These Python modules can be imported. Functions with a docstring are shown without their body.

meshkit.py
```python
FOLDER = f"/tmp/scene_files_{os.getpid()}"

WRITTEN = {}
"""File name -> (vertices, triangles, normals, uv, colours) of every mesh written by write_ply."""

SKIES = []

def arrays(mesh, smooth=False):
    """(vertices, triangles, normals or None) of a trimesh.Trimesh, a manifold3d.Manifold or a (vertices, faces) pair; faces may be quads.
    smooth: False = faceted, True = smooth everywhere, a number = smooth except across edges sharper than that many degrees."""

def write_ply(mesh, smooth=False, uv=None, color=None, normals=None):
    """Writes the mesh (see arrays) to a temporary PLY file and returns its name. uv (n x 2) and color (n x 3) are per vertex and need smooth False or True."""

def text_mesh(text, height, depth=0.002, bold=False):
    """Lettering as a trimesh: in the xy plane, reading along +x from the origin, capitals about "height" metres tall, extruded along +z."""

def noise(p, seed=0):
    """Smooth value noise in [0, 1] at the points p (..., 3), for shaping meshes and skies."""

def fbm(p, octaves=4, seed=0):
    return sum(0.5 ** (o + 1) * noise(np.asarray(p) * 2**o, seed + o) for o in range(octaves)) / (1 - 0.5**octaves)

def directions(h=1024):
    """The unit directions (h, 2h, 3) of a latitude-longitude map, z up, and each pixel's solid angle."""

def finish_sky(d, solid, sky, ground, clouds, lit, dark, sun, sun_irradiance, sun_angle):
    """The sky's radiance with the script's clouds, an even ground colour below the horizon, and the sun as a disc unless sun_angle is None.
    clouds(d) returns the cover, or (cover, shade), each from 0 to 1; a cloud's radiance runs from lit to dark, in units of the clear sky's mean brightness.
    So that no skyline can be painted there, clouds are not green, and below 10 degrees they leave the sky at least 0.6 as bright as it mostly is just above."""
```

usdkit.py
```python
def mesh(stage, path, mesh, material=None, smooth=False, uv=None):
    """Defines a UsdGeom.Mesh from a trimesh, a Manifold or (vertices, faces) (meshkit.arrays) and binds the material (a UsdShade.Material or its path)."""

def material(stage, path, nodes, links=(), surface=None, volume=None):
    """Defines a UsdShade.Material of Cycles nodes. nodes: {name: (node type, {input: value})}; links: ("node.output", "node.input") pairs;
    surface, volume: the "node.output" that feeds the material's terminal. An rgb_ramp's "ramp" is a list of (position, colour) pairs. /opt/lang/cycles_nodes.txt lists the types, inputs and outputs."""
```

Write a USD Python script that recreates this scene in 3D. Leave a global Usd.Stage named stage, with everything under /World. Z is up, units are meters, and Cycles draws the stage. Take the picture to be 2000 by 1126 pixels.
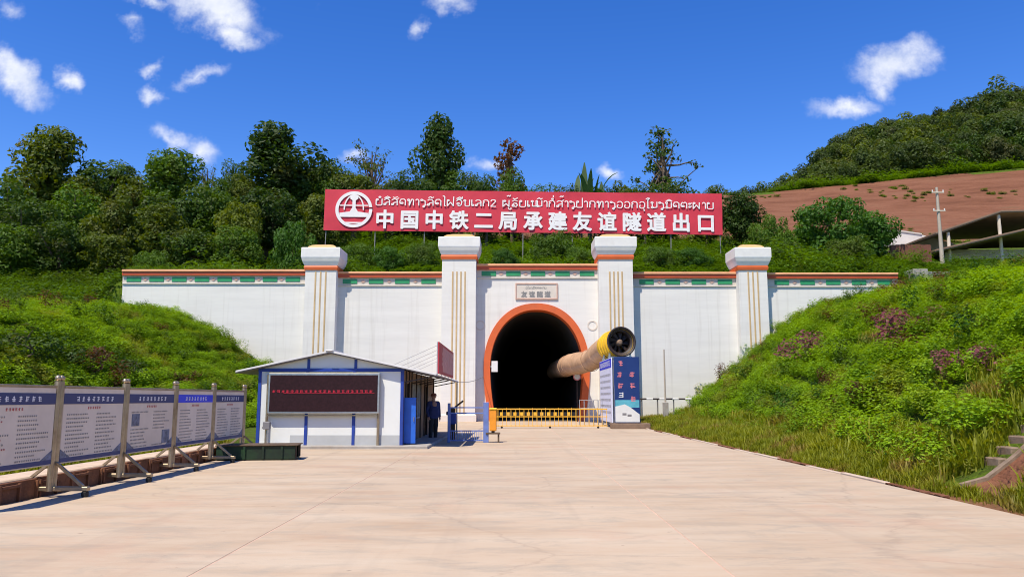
import math, glob, random
import numpy as np, trimesh, usdkit, meshkit
from shapely.geometry import Polygon, Point, box as sbox
from shapely import affinity, union_all
from pxr import Usd, UsdGeom, UsdLux, UsdShade, Gf, Sdf, Vt

stage = Usd.Stage.CreateInMemory()
UsdGeom.SetStageUpAxis(stage, 'Z'); UsdGeom.SetStageMetersPerUnit(stage, 1.0)
UsdGeom.Xform.Define(stage, '/World'); UsdGeom.Scope.Define(stage, '/World/Looks')
PI = math.pi

# ------------------------------------------------------------------ camera, sky, sun
F, EYE = 1510.0, 1.6
PITCH = math.atan(214 / F)
EXPOSURE = 0.38
SUN = np.array([-0.30, -0.47, 1.0]); SUN /= np.linalg.norm(SUN)
SUN_I, SKY_S = 1.25, 0.11

cam = UsdGeom.Camera.Define(stage, '/World/camera')
cam.CreateFocalLengthAttr(27.0); cam.CreateHorizontalApertureAttr(27.0 * 2000 / F)
cam.CreateVerticalApertureAttr(27.0 * 2000 / F * 9 / 16)
cam.CreateClippingRangeAttr(Gf.Vec2f(0.1, 3000)); cam.CreateExposureAttr(EXPOSURE)
cx = UsdGeom.Xformable(cam); cx.AddTranslateOp().Set(Gf.Vec3d(0, 0, EYE)); cx.AddRotateXOp().Set(90 + math.degrees(PITCH))


def P(u, v, Y):
    """the world point at distance Y that the photograph (2000 x 1126) shows at u, v: used to work out sizes and places"""
    s, a = (563 - v) / F, (u - 1000) / F
    dy, dz = math.cos(PITCH) - s * math.sin(PITCH), math.sin(PITCH) + s * math.cos(PITCH)
    return np.array([a / dy * Y, Y, EYE + dz / dy * Y])


def mat(name, nodes, links=(), surface='p.BSDF', **k):
    return usdkit.material(stage, '/World/Looks/' + name, nodes, links, surface=surface, **k)


def make_sky():
    clouds = [  # u, v, half width, half height, turn (degrees, down to the right), weight
        (420, 20, 150, 62, 24, 1.25), (455, 72, 75, 34, 18, 1.05), (300, 4, 80, 26, 8, .8), (40, 150, 105, 58, 38, 1.15), (137, 143, 46, 34, 38, .95), (312, 165, 46, 32, 12, .95), (297, 120, 40, 24, 12, .8),
        (262, 48, 45, 28, 20, .62), (385, 135, 75, 26, -10, .62), (350, 258, 60, 34, 35, .78), (395, 292, 70, 40, 40, .85), (20, 25, 60, 34, 20, .62), (803, 45, 30, 45, 0, .7), (880, 6, 80, 36, 10, .8),
        (1745, 128, 112, 70, -12, 1.15), (1725, 172, 60, 34, 0, .8), (1655, 214, 110, 32, -10, .78), (1195, 322, 42, 28, 0, .85), (960, 312, 60, 30, 0, .8), (690, 286, 60, 28, 0, .65), (905, 298, 40, 24, 0, .55)]
    n = {'tc': ('texture_coordinate', {}), 'sep': ('separate_xyz', {}),
         'sky': ('sky_texture', {'sky_type': 'single_scattering', 'sun_disc': False, 'sun_elevation': math.asin(SUN[2]), 'sun_rotation': math.atan2(SUN[0], SUN[1]), 'altitude': 900.0, 'air_density': 1.0, 'aerosol_density': 0.25, 'ozone_density': 2.5}),
         'sat': ('hsv', {'hue': .517, 'saturation': 1.36, 'value': 1.44, 'fac': 1.0}),
         'ym': ('math', {'math_type': 'maximum', 'value2': 0.08}), 'X': ('math', {'math_type': 'divide'}), 'Z': ('math', {'math_type': 'divide'}), 'xz': ('combine_xyz', {}),
         'warp': ('noise_texture', {'scale': 9.0, 'detail': 5.0, 'roughness': .6}), 'w0': ('vector_math', {'math_type': 'subtract', 'vector2': (.5, .5, .5)}),
         'w1': ('vector_math', {'math_type': 'scale', 'scale': .11}), 'xzw': ('vector_math', {'math_type': 'add'})}
    L = [('tc.generated', 'sep.vector'), ('sep.y', 'ym.value1'), ('sep.x', 'X.value1'), ('ym.value', 'X.value2'), ('sep.z', 'Z.value1'), ('ym.value', 'Z.value2'), ('X.value', 'xz.x'), ('Z.value', 'xz.y'),
         ('xz.vector', 'warp.vector'), ('warp.color', 'w0.vector1'), ('w0.vector', 'w1.vector1'), ('xz.vector', 'xzw.vector1'), ('w1.vector', 'xzw.vector2'), ('sky.color', 'sat.color')]
    last = None
    for i, (u, v, ru, rv, turn, w) in enumerate(clouds):
        c, e = P(u, v, 1.0), P(u + ru, v - rv, 1.0)
        n[f'm{i}'] = ('mapping', {'mapping_type': 'texture', 'location': (c[0], c[2] - EYE, 0), 'rotation': (0, 0, -math.radians(turn)), 'scale': (e[0] - c[0], e[2] - c[2], 1.0)})
        n[f'l{i}'] = ('vector_math', {'math_type': 'length'})
        n[f'r{i}'] = ('map_range', {'from_min': 0.0, 'from_max': 1.0, 'to_min': w, 'to_max': 0.0, 'clamp': True})
        L += [('xzw.vector', f'm{i}.vector'), (f'm{i}.vector', f'l{i}.vector1'), (f'l{i}.value', f'r{i}.value')]
        if last:
            n[f'x{i}'] = ('math', {'math_type': 'maximum'}); L += [(last, f'x{i}.value1'), (f'r{i}.result', f'x{i}.value2')]
            last = f'x{i}.value'
        else:
            last = f'r{i}.result'
    # fair-weather clouds over the rest of the sky (behind and beside the camera)
    n['gn'] = ('noise_texture', {'scale': 2.6, 'detail': 5.0, 'roughness': .55}); n['gr'] = ('map_range', {'from_min': .56, 'from_max': .8, 'to_min': 0.0, 'to_max': 1.0, 'clamp': True})
    n['gy'] = ('map_range', {'from_min': .35, 'from_max': .1, 'to_min': 0.0, 'to_max': 1.0, 'clamp': True}); n['gm'] = ('math', {'math_type': 'multiply'}); n['gx'] = ('math', {'math_type': 'maximum'})
    L += [('tc.generated', 'gn.vector'), ('gn.fac', 'gr.value'), ('sep.y', 'gy.value'), ('gr.result', 'gm.value1'), ('gy.result', 'gm.value2'), ('gm.value', 'gx.value1'), (last, 'gx.value2')]
    n['dn'] = ('noise_texture', {'scale': 16.0, 'detail': 6.0, 'roughness': .62}); n['ds'] = ('math', {'math_type': 'multiply_add', 'value2': .9, 'value3': -.45})
    n['da'] = ('math', {'math_type': 'add'}); n['dr'] = ('map_range', {'range_type': 'smoothstep', 'from_min': .16, 'from_max': 1.0, 'to_min': 0.0, 'to_max': .86, 'clamp': True})
    n['up'] = ('map_range', {'from_min': 0.0, 'from_max': .04, 'to_min': 0.0, 'to_max': 1.0, 'clamp': True}); n['cf'] = ('math', {'math_type': 'multiply'})
    n['shade'] = ('rgb_ramp', {'ramp': [(.3, (5.6, 6.0, 6.9)), (.7, (8.2, 8.2, 8.3))]})
    n['mix'] = ('mix_color', {'use_clamp': False}); n['bg'] = ('background_shader', {'strength': SKY_S})
    L += [('xz.vector', 'dn.vector'), ('dn.fac', 'ds.value1'), ('gx.value', 'da.value1'), ('ds.value', 'da.value2'), ('da.value', 'dr.value'), ('sep.z', 'up.value'), ('dr.result', 'cf.value1'), ('up.result', 'cf.value2'),
          ('dn.fac', 'shade.fac'), ('cf.value', 'mix.fac'), ('sat.color', 'mix.a'), ('shade.color', 'mix.b'), ('mix.result', 'bg.color')]
    m = mat('sky', n, L, surface='bg.background')
    dome = UsdLux.DomeLight.Define(stage, '/World/sky')
    UsdShade.MaterialBindingAPI.Apply(dome.GetPrim()).Bind(m)
    dome.GetPrim().SetCustomDataByKey('kind', 'structure')


make_sky()
sun = UsdLux.DistantLight.Define(stage, '/World/sun')
sun.CreateIntensityAttr(SUN_I); sun.CreateNormalizeAttr(True); sun.CreateAngleAttr(0.5); sun.CreateColorAttr(Gf.Vec3f(1.0, .92, .78))
sun.AddTransformOp().Set(Gf.Matrix4d().SetRotate(Gf.Rotation(Gf.Vec3d(0, 0, 1), Gf.Vec3d(*map(float, SUN)))))

# ------------------------------------------------------------------ helpers
USED = {}


def numbered(parent, name):
    k = USED[(parent, name)] = USED.get((parent, name), 0) + 1
    return name if k == 1 else f'{name}_{k - 1:03d}'


def tag(prim, label=None, cat=None, group=None, kind=None):
    prim = prim.GetPrim() if hasattr(prim, 'GetPrim') else prim
    for k, t in (('label', label), ('category', cat), ('group', group), ('kind', kind)):
        if t:
            prim.SetCustomDataByKey(k, t)
    return prim


def obj(name, mesh, m, parent=None, smooth=False, label=None, cat=None, group=None, kind=None):
    up = str(parent.GetPath()) if parent is not None else '/World'
    g = usdkit.mesh(stage, f'{up}/{numbered(up, name)}', mesh, m, smooth=smooth)
    return tag(g, label, cat, group, kind)


def thing(name, label, cat, loc=(0, 0, 0), rotz=0.0, group=None, kind=None, scale=None):
    x = UsdGeom.Xform.Define(stage, '/World/' + numbered('/World', name))
    x.AddTranslateOp().Set(Gf.Vec3d(*map(float, loc)))
    if rotz:
        x.AddRotateZOp().Set(math.degrees(rotz))
    if scale is not None:
        x.AddScaleOp().Set(Gf.Vec3f(*map(float, scale)))
    return tag(x, label, cat, group, kind)


def group_part(name, parent):
    up = str(parent.GetPath())
    return UsdGeom.Xform.Define(stage, f'{up}/{numbered(up, name)}').GetPrim()


cat_ = trimesh.util.concatenate
BOXF = np.array([[0, 2, 3, 1], [4, 5, 7, 6], [0, 1, 5, 4], [2, 6, 7, 3], [0, 4, 6, 2], [1, 3, 7, 5]])


def bx(x0, x1, y0, y1, z0, z1, c=0.0):
    """a box, its edges chamfered by c"""
    lo, hi = np.array([x0, y0, z0], float), np.array([x1, y1, z1], float)
    if c <= 0:
        v = np.array([[(lo, hi)[i][0], (lo, hi)[j][1], (lo, hi)[k][2]] for k in (0, 1) for j in (0, 1) for i in (0, 1)])
        f = BOXF
        return trimesh.Trimesh(v, np.vstack([f[:, [0, 1, 2]], f[:, [0, 2, 3]]]), process=False)
    pts = []
    for sx in (0, 1):
        for sy in (0, 1):
            for sz in (0, 1):
                p = np.array([(lo, hi)[sx][0], (lo, hi)[sy][1], (lo, hi)[sz][2]]); d = np.array([1 - 2 * sx, 1 - 2 * sy, 1 - 2 * sz]) * c
                for k in range(3):
                    q = p + d; q[k] = p[k]; pts.append(q)
    return trimesh.convex.convex_hull(np.array(pts))


def bar(a, b, w, h=None, up=(0, 0, 1)):
    """a rectangular bar from a to b"""
    a, b = np.asarray(a, float), np.asarray(b, float); h = h or w
    t = b - a; l = np.linalg.norm(t); t /= l
    s = np.cross(t, up)
    if np.linalg.norm(s) < 1e-3:
        s = np.cross(t, (1, 0, 0))
    s /= np.linalg.norm(s); n = np.cross(s, t)
    m = bx(0, l, -w / 2, w / 2, -h / 2, h / 2)
    M = np.eye(4); M[:3, 0], M[:3, 1], M[:3, 2], M[:3, 3] = t, s, n, a
    m.apply_transform(M)
    if np.linalg.det(M[:3, :3]) < 0:
        m.invert()
    return m


def tube(pts, r, sides=8, cap=True):
    pts = np.asarray(pts, float); r = np.broadcast_to(np.asarray(r, float), (len(pts),))
    t = np.gradient(pts, axis=0); t /= np.linalg.norm(t, axis=1, keepdims=True) + 1e-12
    ref = np.array([0, 0, 1.0]) if abs(t[:, 2]).mean() < .8 else np.array([1.0, 0, 0])
    a = np.cross(t, ref); a /= np.linalg.norm(a, axis=1, keepdims=True) + 1e-12; b = np.cross(t, a)
    an = np.arange(sides) * 2 * PI / sides
    v = pts[:, None] + r[:, None, None] * (np.cos(an)[None, :, None] * a[:, None] + np.sin(an)[None, :, None] * b[:, None])
    n = len(pts); i, j = np.meshgrid(np.arange(n - 1), np.arange(sides), indexing='ij')
    q = np.stack([i * sides + j, (i + 1) * sides + j, (i + 1) * sides + (j + 1) % sides, i * sides + (j + 1) % sides], -1).reshape(-1, 4)
    f = np.vstack([q[:, [0, 2, 1]], q[:, [0, 3, 2]]])
    v = v.reshape(-1, 3)
    if cap:
        v = np.vstack([v, pts[0], pts[-1]]); k = len(v)
        j = np.arange(sides)
        f = np.vstack([f, np.stack([np.full(sides, k - 2), (j + 1) % sides, j], 1)[:, ::-1], np.stack([np.full(sides, k - 1), (n - 1) * sides + j, (n - 1) * sides + (j + 1) % sides], 1)[:, ::-1]])
    return trimesh.Trimesh(v, f, process=False)


def loft(levels, cx=0, cy=0):
    """stacked rectangles (z, half x, half y) joined into a closed solid"""
    v = np.array([[cx + sx * hx, cy + sy * hy, z] for z, hx, hy in levels for sx, sy in ((-1, -1), (1, -1), (1, 1), (-1, 1))], float)
    f = []
    for k in range(len(levels) - 1):
        for j in range(4):
            a, b = 4 * k + j, 4 * k + (j + 1) % 4
            f += [[a, b, b + 4], [a, b + 4, a + 4]]
    e = 4 * (len(levels) - 1)
    f += [[0, 2, 1], [0, 3, 2], [e, e + 1, e + 2], [e, e + 2, e + 3]]
    return trimesh.Trimesh(v, f, process=False)


def xz(poly, y0, y1):
    """a shape in the x, z plane given depth from y0 to y1"""
    polys = getattr(poly, 'geoms', [poly])
    m = cat_([trimesh.creation.extrude_polygon(g, y1 - y0, engine='earcut') for g in polys])
    v = m.vertices.copy(); m.vertices = np.stack([v[:, 0], y1 - v[:, 2], v[:, 1]], 1)
    return m


def orient(m, way, at=(0, 0, 0)):
    """a flat design in the x, y plane set upright: S faces -y, E faces +x, W faces -x"""
    M = np.eye(4)
    M[:3, :3] = {'S': [[1, 0, 0], [0, 0, -1], [0, 1, 0]], 'E': [[0, 0, 1], [1, 0, 0], [0, 1, 0]], 'W': [[0, 0, -1], [-1, 0, 0], [0, 1, 0]]}[way]
    M[:3, 3] = at
    m = m.copy(); m.apply_transform(M)
    return m


def flat(rects, depth=.004):
    return cat_([bx(a, b, c, d, 0, depth) for a, b, c, d in rects])


FONTS = glob.glob('/opt/blender-*/*/datafiles/fonts/')[0]


def cjk(text, height, depth=.01, weight=3, gap=None):
    from PIL import Image, ImageDraw, ImageFont
    font = ImageFont.truetype(FONTS + 'Noto Sans CJK Regular.woff2', 96)
    out, s = [], height / 88.0
    adv = gap or height * 1.2
    for k, ch in enumerate(text):
        im = Image.new('L', (120, 130)); ImageDraw.Draw(im).text((12, 110), ch, 255, font, anchor='ls', stroke_width=weight)
        on = np.pad(np.asarray(im) > 127, ((0, 0), (1, 1))).astype(np.int8)
        rows, st = np.nonzero(np.diff(on, axis=1) == 1); en = np.nonzero(np.diff(on, axis=1) == -1)[1]
        shape = union_all([sbox(a, -r - 1, b, -r) for a, b, r in zip(st, en, rows)]).buffer(.6).buffer(-.6).simplify(.8)
        shape = affinity.affine_transform(shape, [s, 0, 0, s, k * adv - 12 * s, 118 * s])
        out.append(cat_([trimesh.creation.extrude_polygon(g, depth, engine='earcut') for g in getattr(shape, 'geoms', [shape])]))
    return out


def ring(cx, cy, r, n=10, a0=90, sweep=360):
    return [(cx + r * math.cos(math.radians(a0 + sweep * k / n)), cy + r * math.sin(math.radians(a0 + sweep * k / n))) for k in range(n + 1)]


# Lao letters as pen strokes on a cell one unit high: letter -> (advance, strokes)
LAO = {
    'ບ': (.85, [ring(.17, .82, .11, 8, 0), [(.06, .82), (.06, .1), (.16, 0), (.6, 0), (.7, .1), (.7, .95)]]),
    'ປ': (.85, [ring(.17, .82, .11, 8, 0), [(.06, .82), (.06, .1), (.16, 0), (.6, 0), (.7, .1), (.7, 1.4)]]),
    'ລ': (.85, [ring(.17, .15, .11, 8, 0), [(.28, .15), (.3, .4), (.66, .5)], [(.08, .78), (.3, .95), (.55, .9), (.68, .7), (.68, 0)]]),
    'ສ': (.9, [ring(.17, .15, .11, 8, 0), [(.28, .15), (.3, .4), (.66, .5)], [(.08, .78), (.3, .95), (.55, .9), (.68, .7), (.68, 0)], [(.6, .85), (.86, 1.1)]]),
    'ດ': (.85, [ring(.3, .35, .12, 8, 0), [(.3, .22), (.1, .3), (.06, .6), (.2, .92), (.5, .95), (.68, .75), (.68, 0)]]),
    'ຕ': (.85, [ring(.3, .35, .12, 8, 0), [(.3, .22), (.1, .3), (.06, .6), (.2, .92), (.37, .8), (.5, .95), (.68, .75), (.68, 0)]]),
    'ທ': (.9, [ring(.17, .82, .11, 8, 0), [(.26, .8), (.26, 0), (.5, .9), (.64, .92), (.72, .8), (.72, 0)]]),
    'າ': (.55, [[(.06, .75), (.15, .92), (.3, .92), (.4, .75), (.4, 0)]]),
    'ງ': (.75, [ring(.17, .82, .11, 8, 0), [(.28, .82), (.55, .7), (.58, .2), (.45, -.25), (.3, -.15), (.4, .0), (.7, .1)]]),
    'ໄ': (.5, [[(.05, 1.4), (.15, 1.5), (.25, 1.35), (.25, 0), (.4, 0)]]),
    'ໂ': (.5, [[(.0, 1.3), (.2, 1.5), (.4, 1.45), (.2, 1.2), (.2, 0), (.38, 0)]]),
    'ຟ': (1.0, [ring(.15, .82, .1, 8, 0), [(.06, .82), (.06, 0), (.4, .55), (.72, 0), (.74, 1.4)]]),
    'ພ': (1.0, [ring(.15, .82, .1, 8, 0), [(.06, .82), (.06, 0), (.4, .55), (.72, 0), (.74, .95)]]),
    'ຜ': (1.0, [ring(.26, .82, .1, 8, 0), [(.06, .95), (.06, 0), (.4, .45), (.72, 0), (.74, .95)]]),
    'ຈ': (.8, [[(.06, .7), (.2, .93), (.5, .93), (.64, .65), (.6, .2), (.4, 0), (.2, .08)], ring(.24, .35, .13, 8, 0)]),
    'ນ': (.85, [ring(.17, .82, .11, 8, 0), [(.22, .7), (.22, .1), (.32, 0), (.6, .0), (.7, .1), (.7, .95)]]),
    'ມ': (.85, [ring(.17, .82, .11, 8, 0), [(.2, .7), (.2, .15)], ring(.2, .12, .11, 8, 0), [(.3, .05), (.7, .15), (.7, .95)]]),
    'ໝ': (1.4, [ring(.17, .82, .11, 8, 0), [(.2, .7), (.2, .1), (.6, .1), (.6, .95), (.75, .9), (.75, .1)], ring(.78, .12, .11, 8, 0), [(.88, .05), (1.22, .15), (1.22, .95)]]),
    'ເ': (.42, [ring(.2, .15, .11, 8, 0), [(.09, .15), (.09, .95)]]),
    'ກ': (.85, [[(.1, 0), (.1, .5), (.22, .6), (.08, .75), (.25, .95), (.55, .92), (.68, .7), (.68, 0)]]),
    'ຮ': (.85, [ring(.2, .15, .12, 8, 0), [(.1, .25), (.3, .55), (.62, .5)], [(.1, .8), (.3, .95), (.68, .85)], [(.45, .5), (.68, .25), (.5, 0), (.3, .05)]]),
    'ອ': (.8, [[(.1, .75), (.25, .93), (.5, .93), (.65, .7), (.65, .2), (.5, 0), (.2, 0), (.1, .15), (.1, .4), (.25, .45)]]),
    'ະ': (.5, [ring(.15, .7, .09, 8, 0), [(.24, .7), (.38, .85)], ring(.15, .25, .09, 8, 0), [(.24, .25), (.38, .4)]]),
    '2': (.75, [[(.08, .75), (.2, .98), (.5, .98), (.6, .75), (.08, 0), (.65, 0)]]),
    ' ': (.6, []),
}
LAO_MARK = {'\u0ecd': [ring(-.4, 1.2, .1, 8)], '\u0eb4': [[(-.72, 1.1), (-.4, 1.32), (-.1, 1.1), (-.72, 1.1)]], '\u0eb5': [[(-.72, 1.1), (-.4, 1.32), (-.1, 1.1), (-.72, 1.1)], [(-.1, 1.1), (-.1, 1.4)]],
            '\u0eb1': [[(-.7, 1.25), (-.5, 1.1), (-.15, 1.3)]], '\u0ebb': [[(-.7, 1.15), (-.45, 1.35), (-.3, 1.12), (-.1, 1.3)]], '\u0eb8': [[(-.3, -.15), (-.2, -.2), (-.2, -.45)]], '\u0eb9': [[(-.35, -.15), (-.25, -.4), (-.05, -.4), (-.05, -.15)]],
            '\u0ec8': [[(-.3, 1.45), (-.3, 1.75)]], '\u0ec9': [[(-.5, 1.5), (-.35, 1.65), (-.2, 1.5), (-.1, 1.72)]]}


def lao(text, height, length=None, depth=.008, pen=.15):
    """one mesh for each letter with its marks"""
    from shapely.geometry import LineString
    x, letters = 0.0, []
    for ch in text:
        adv, strokes = LAO[ch] if ch in LAO else (0, LAO_MARK[ch])
        shapes = [LineString([(x + a, b) for a, b in st]).buffer(pen / 2, cap_style=2, quad_segs=1) for st in strokes]
        if adv:
            letters.append(shapes)
        else:
            letters[-1] += shapes
        x += adv
    sx = (length / x) if length else height
    out = []
    for shapes in letters:
        if shapes:
            shape = affinity.scale(union_all(shapes), sx, height, origin=(0, 0)).simplify(.003)
            out.append(cat_([trimesh.creation.extrude_polygon(g, depth, engine='earcut') for g in getattr(shape, 'geoms', [shape])]))
    return out


def scribble(n, h, w, gap, rng, depth=.004, x0=0.0, y0=0.0):
    """a row of marks too small to read: each a few crossing strokes"""
    r = []
    for k in range(n):
        x = x0 + k * gap
        t = h * .16
        for q in range(3):
            y = y0 + h * (q + .5) / 3 + rng.uniform(-.06, .06) * h
            a, b = rng.uniform(0, .25), rng.uniform(.7, 1)
            r.append((x + a * w, x + b * w, y - t / 2, y + t / 2))
        xs = x + rng.uniform(.2, .8) * w
        r.append((xs - t / 2, xs + t / 2, y0, y0 + h))
    m = []
    for i, (a, b, c, d) in enumerate(r):
        m.append(bx(a, b, c, d, 0, depth + (i % 4) * .0006))
    return cat_(m)


# ------------------------------------------------------------------ materials
def plain(name, col, rough=.6, vary=.12, scale=3.0, metal=0.0, spec=.4, bump=.0, dirt=None, dirt_amt=.0, emit=None):
    """paint or metal with uneven tone, a little relief and, if asked, patches of dirt"""
    c = np.array(col, float)
    n = {'g': ('geometry', {}), 'n': ('noise_texture', {'scale': scale, 'detail': 6.0, 'roughness': .65}),
         'r': ('rgb_ramp', {'ramp': [(.3, tuple(c * (1 - vary))), (.7, tuple(np.minimum(c * (1 + vary), .95)))]}),
         'p': ('principled_bsdf', {'roughness': rough, 'metallic': metal, 'specular_ior_level': spec})}
    L = [('g.position', 'n.vector'), ('n.fac', 'r.fac')]
    out = 'r.color'
    if dirt is not None:
        n['dn'] = ('noise_texture', {'scale': scale * .35, 'detail': 8.0, 'roughness': .7}); n['dr'] = ('map_range', {'from_min': .48, 'from_max': .72, 'to_min': 0.0, 'to_max': dirt_amt, 'clamp': True})
        n['dm'] = ('mix_color', {'b': tuple(dirt)})
        L += [('g.position', 'dn.vector'), ('dn.fac', 'dr.value'), ('dr.result', 'dm.fac'), (out, 'dm.a')]
        out = 'dm.result'
    L.append((out, 'p.base_color'))
    if bump:
        n['bn'] = ('noise_texture', {'scale': scale * 8, 'detail': 5.0}); n['b'] = ('bump', {'strength': bump, 'distance': .02})
        L += [('g.position', 'bn.vector'), ('bn.fac', 'b.height'), ('b.normal', 'p.normal')]
    if emit is not None:
        n['p'][1].update(emission_color=tuple(emit[0]), emission_strength=emit[1])
    return mat(name, n, L)


def leafy(name, cols, dry=None, dry_amt=.0, patch=.25, trans=.42, rough=.55):
    """leaves: each one its own tone, clumps of lighter and darker growth, light through them"""
    n = {'g': ('geometry', {}), 'o': ('object_info', {}), 'ra': ('rgb_ramp', {'ramp': list(zip(np.linspace(0, 1, len(cols)), cols))}), 'pn': ('noise_texture', {'scale': patch, 'detail': 4.0, 'roughness': .6}),
         'a': ('math', {'math_type': 'multiply_add', 'value2': .45, 'value3': -.25}), 'b': ('math', {'math_type': 'multiply_add', 'value2': .35}), 'c': ('math', {'math_type': 'multiply_add', 'value2': .55}),
         'p': ('principled_bsdf', {'roughness': rough, 'specular_ior_level': .3}), 't': ('translucent_bsdf', {}), 'hs': ('hsv', {'hue': .485, 'saturation': 1.1, 'value': 1.15}), 'm': ('mix_closure', {'fac': trans})}
    L = [('g.random_per_island', 'a.value1'), ('o.random', 'b.value1'), ('a.value', 'b.value3'), ('pn.fac', 'c.value1'), ('b.value', 'c.value3'), ('g.position', 'pn.vector'), ('c.value', 'ra.fac')]
    out = 'ra.color'
    if dry is not None:
        n['dn'] = ('noise_texture', {'scale': patch * 2.2, 'detail': 3.0}); n['dr'] = ('map_range', {'from_min': .56, 'from_max': .68, 'to_min': 0.0, 'to_max': dry_amt, 'clamp': True}); n['dm'] = ('mix_color', {'b': tuple(dry)})
        n['dv'] = ('vector_math', {'math_type': 'add', 'vector2': (31.0, 7.0, 3.0)})
        L += [('g.position', 'dv.vector1'), ('dv.vector', 'dn.vector'), ('dn.fac', 'dr.value'), ('dr.result', 'dm.fac'), (out, 'dm.a')]
        out = 'dm.result'
    L += [(out, 'p.base_color'), (out, 'hs.color'), ('hs.color', 't.color'), ('p.BSDF', 'm.closure1'), ('t.BSDF', 'm.closure2')]
    return mat(name, n, L, surface='m.closure')


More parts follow.
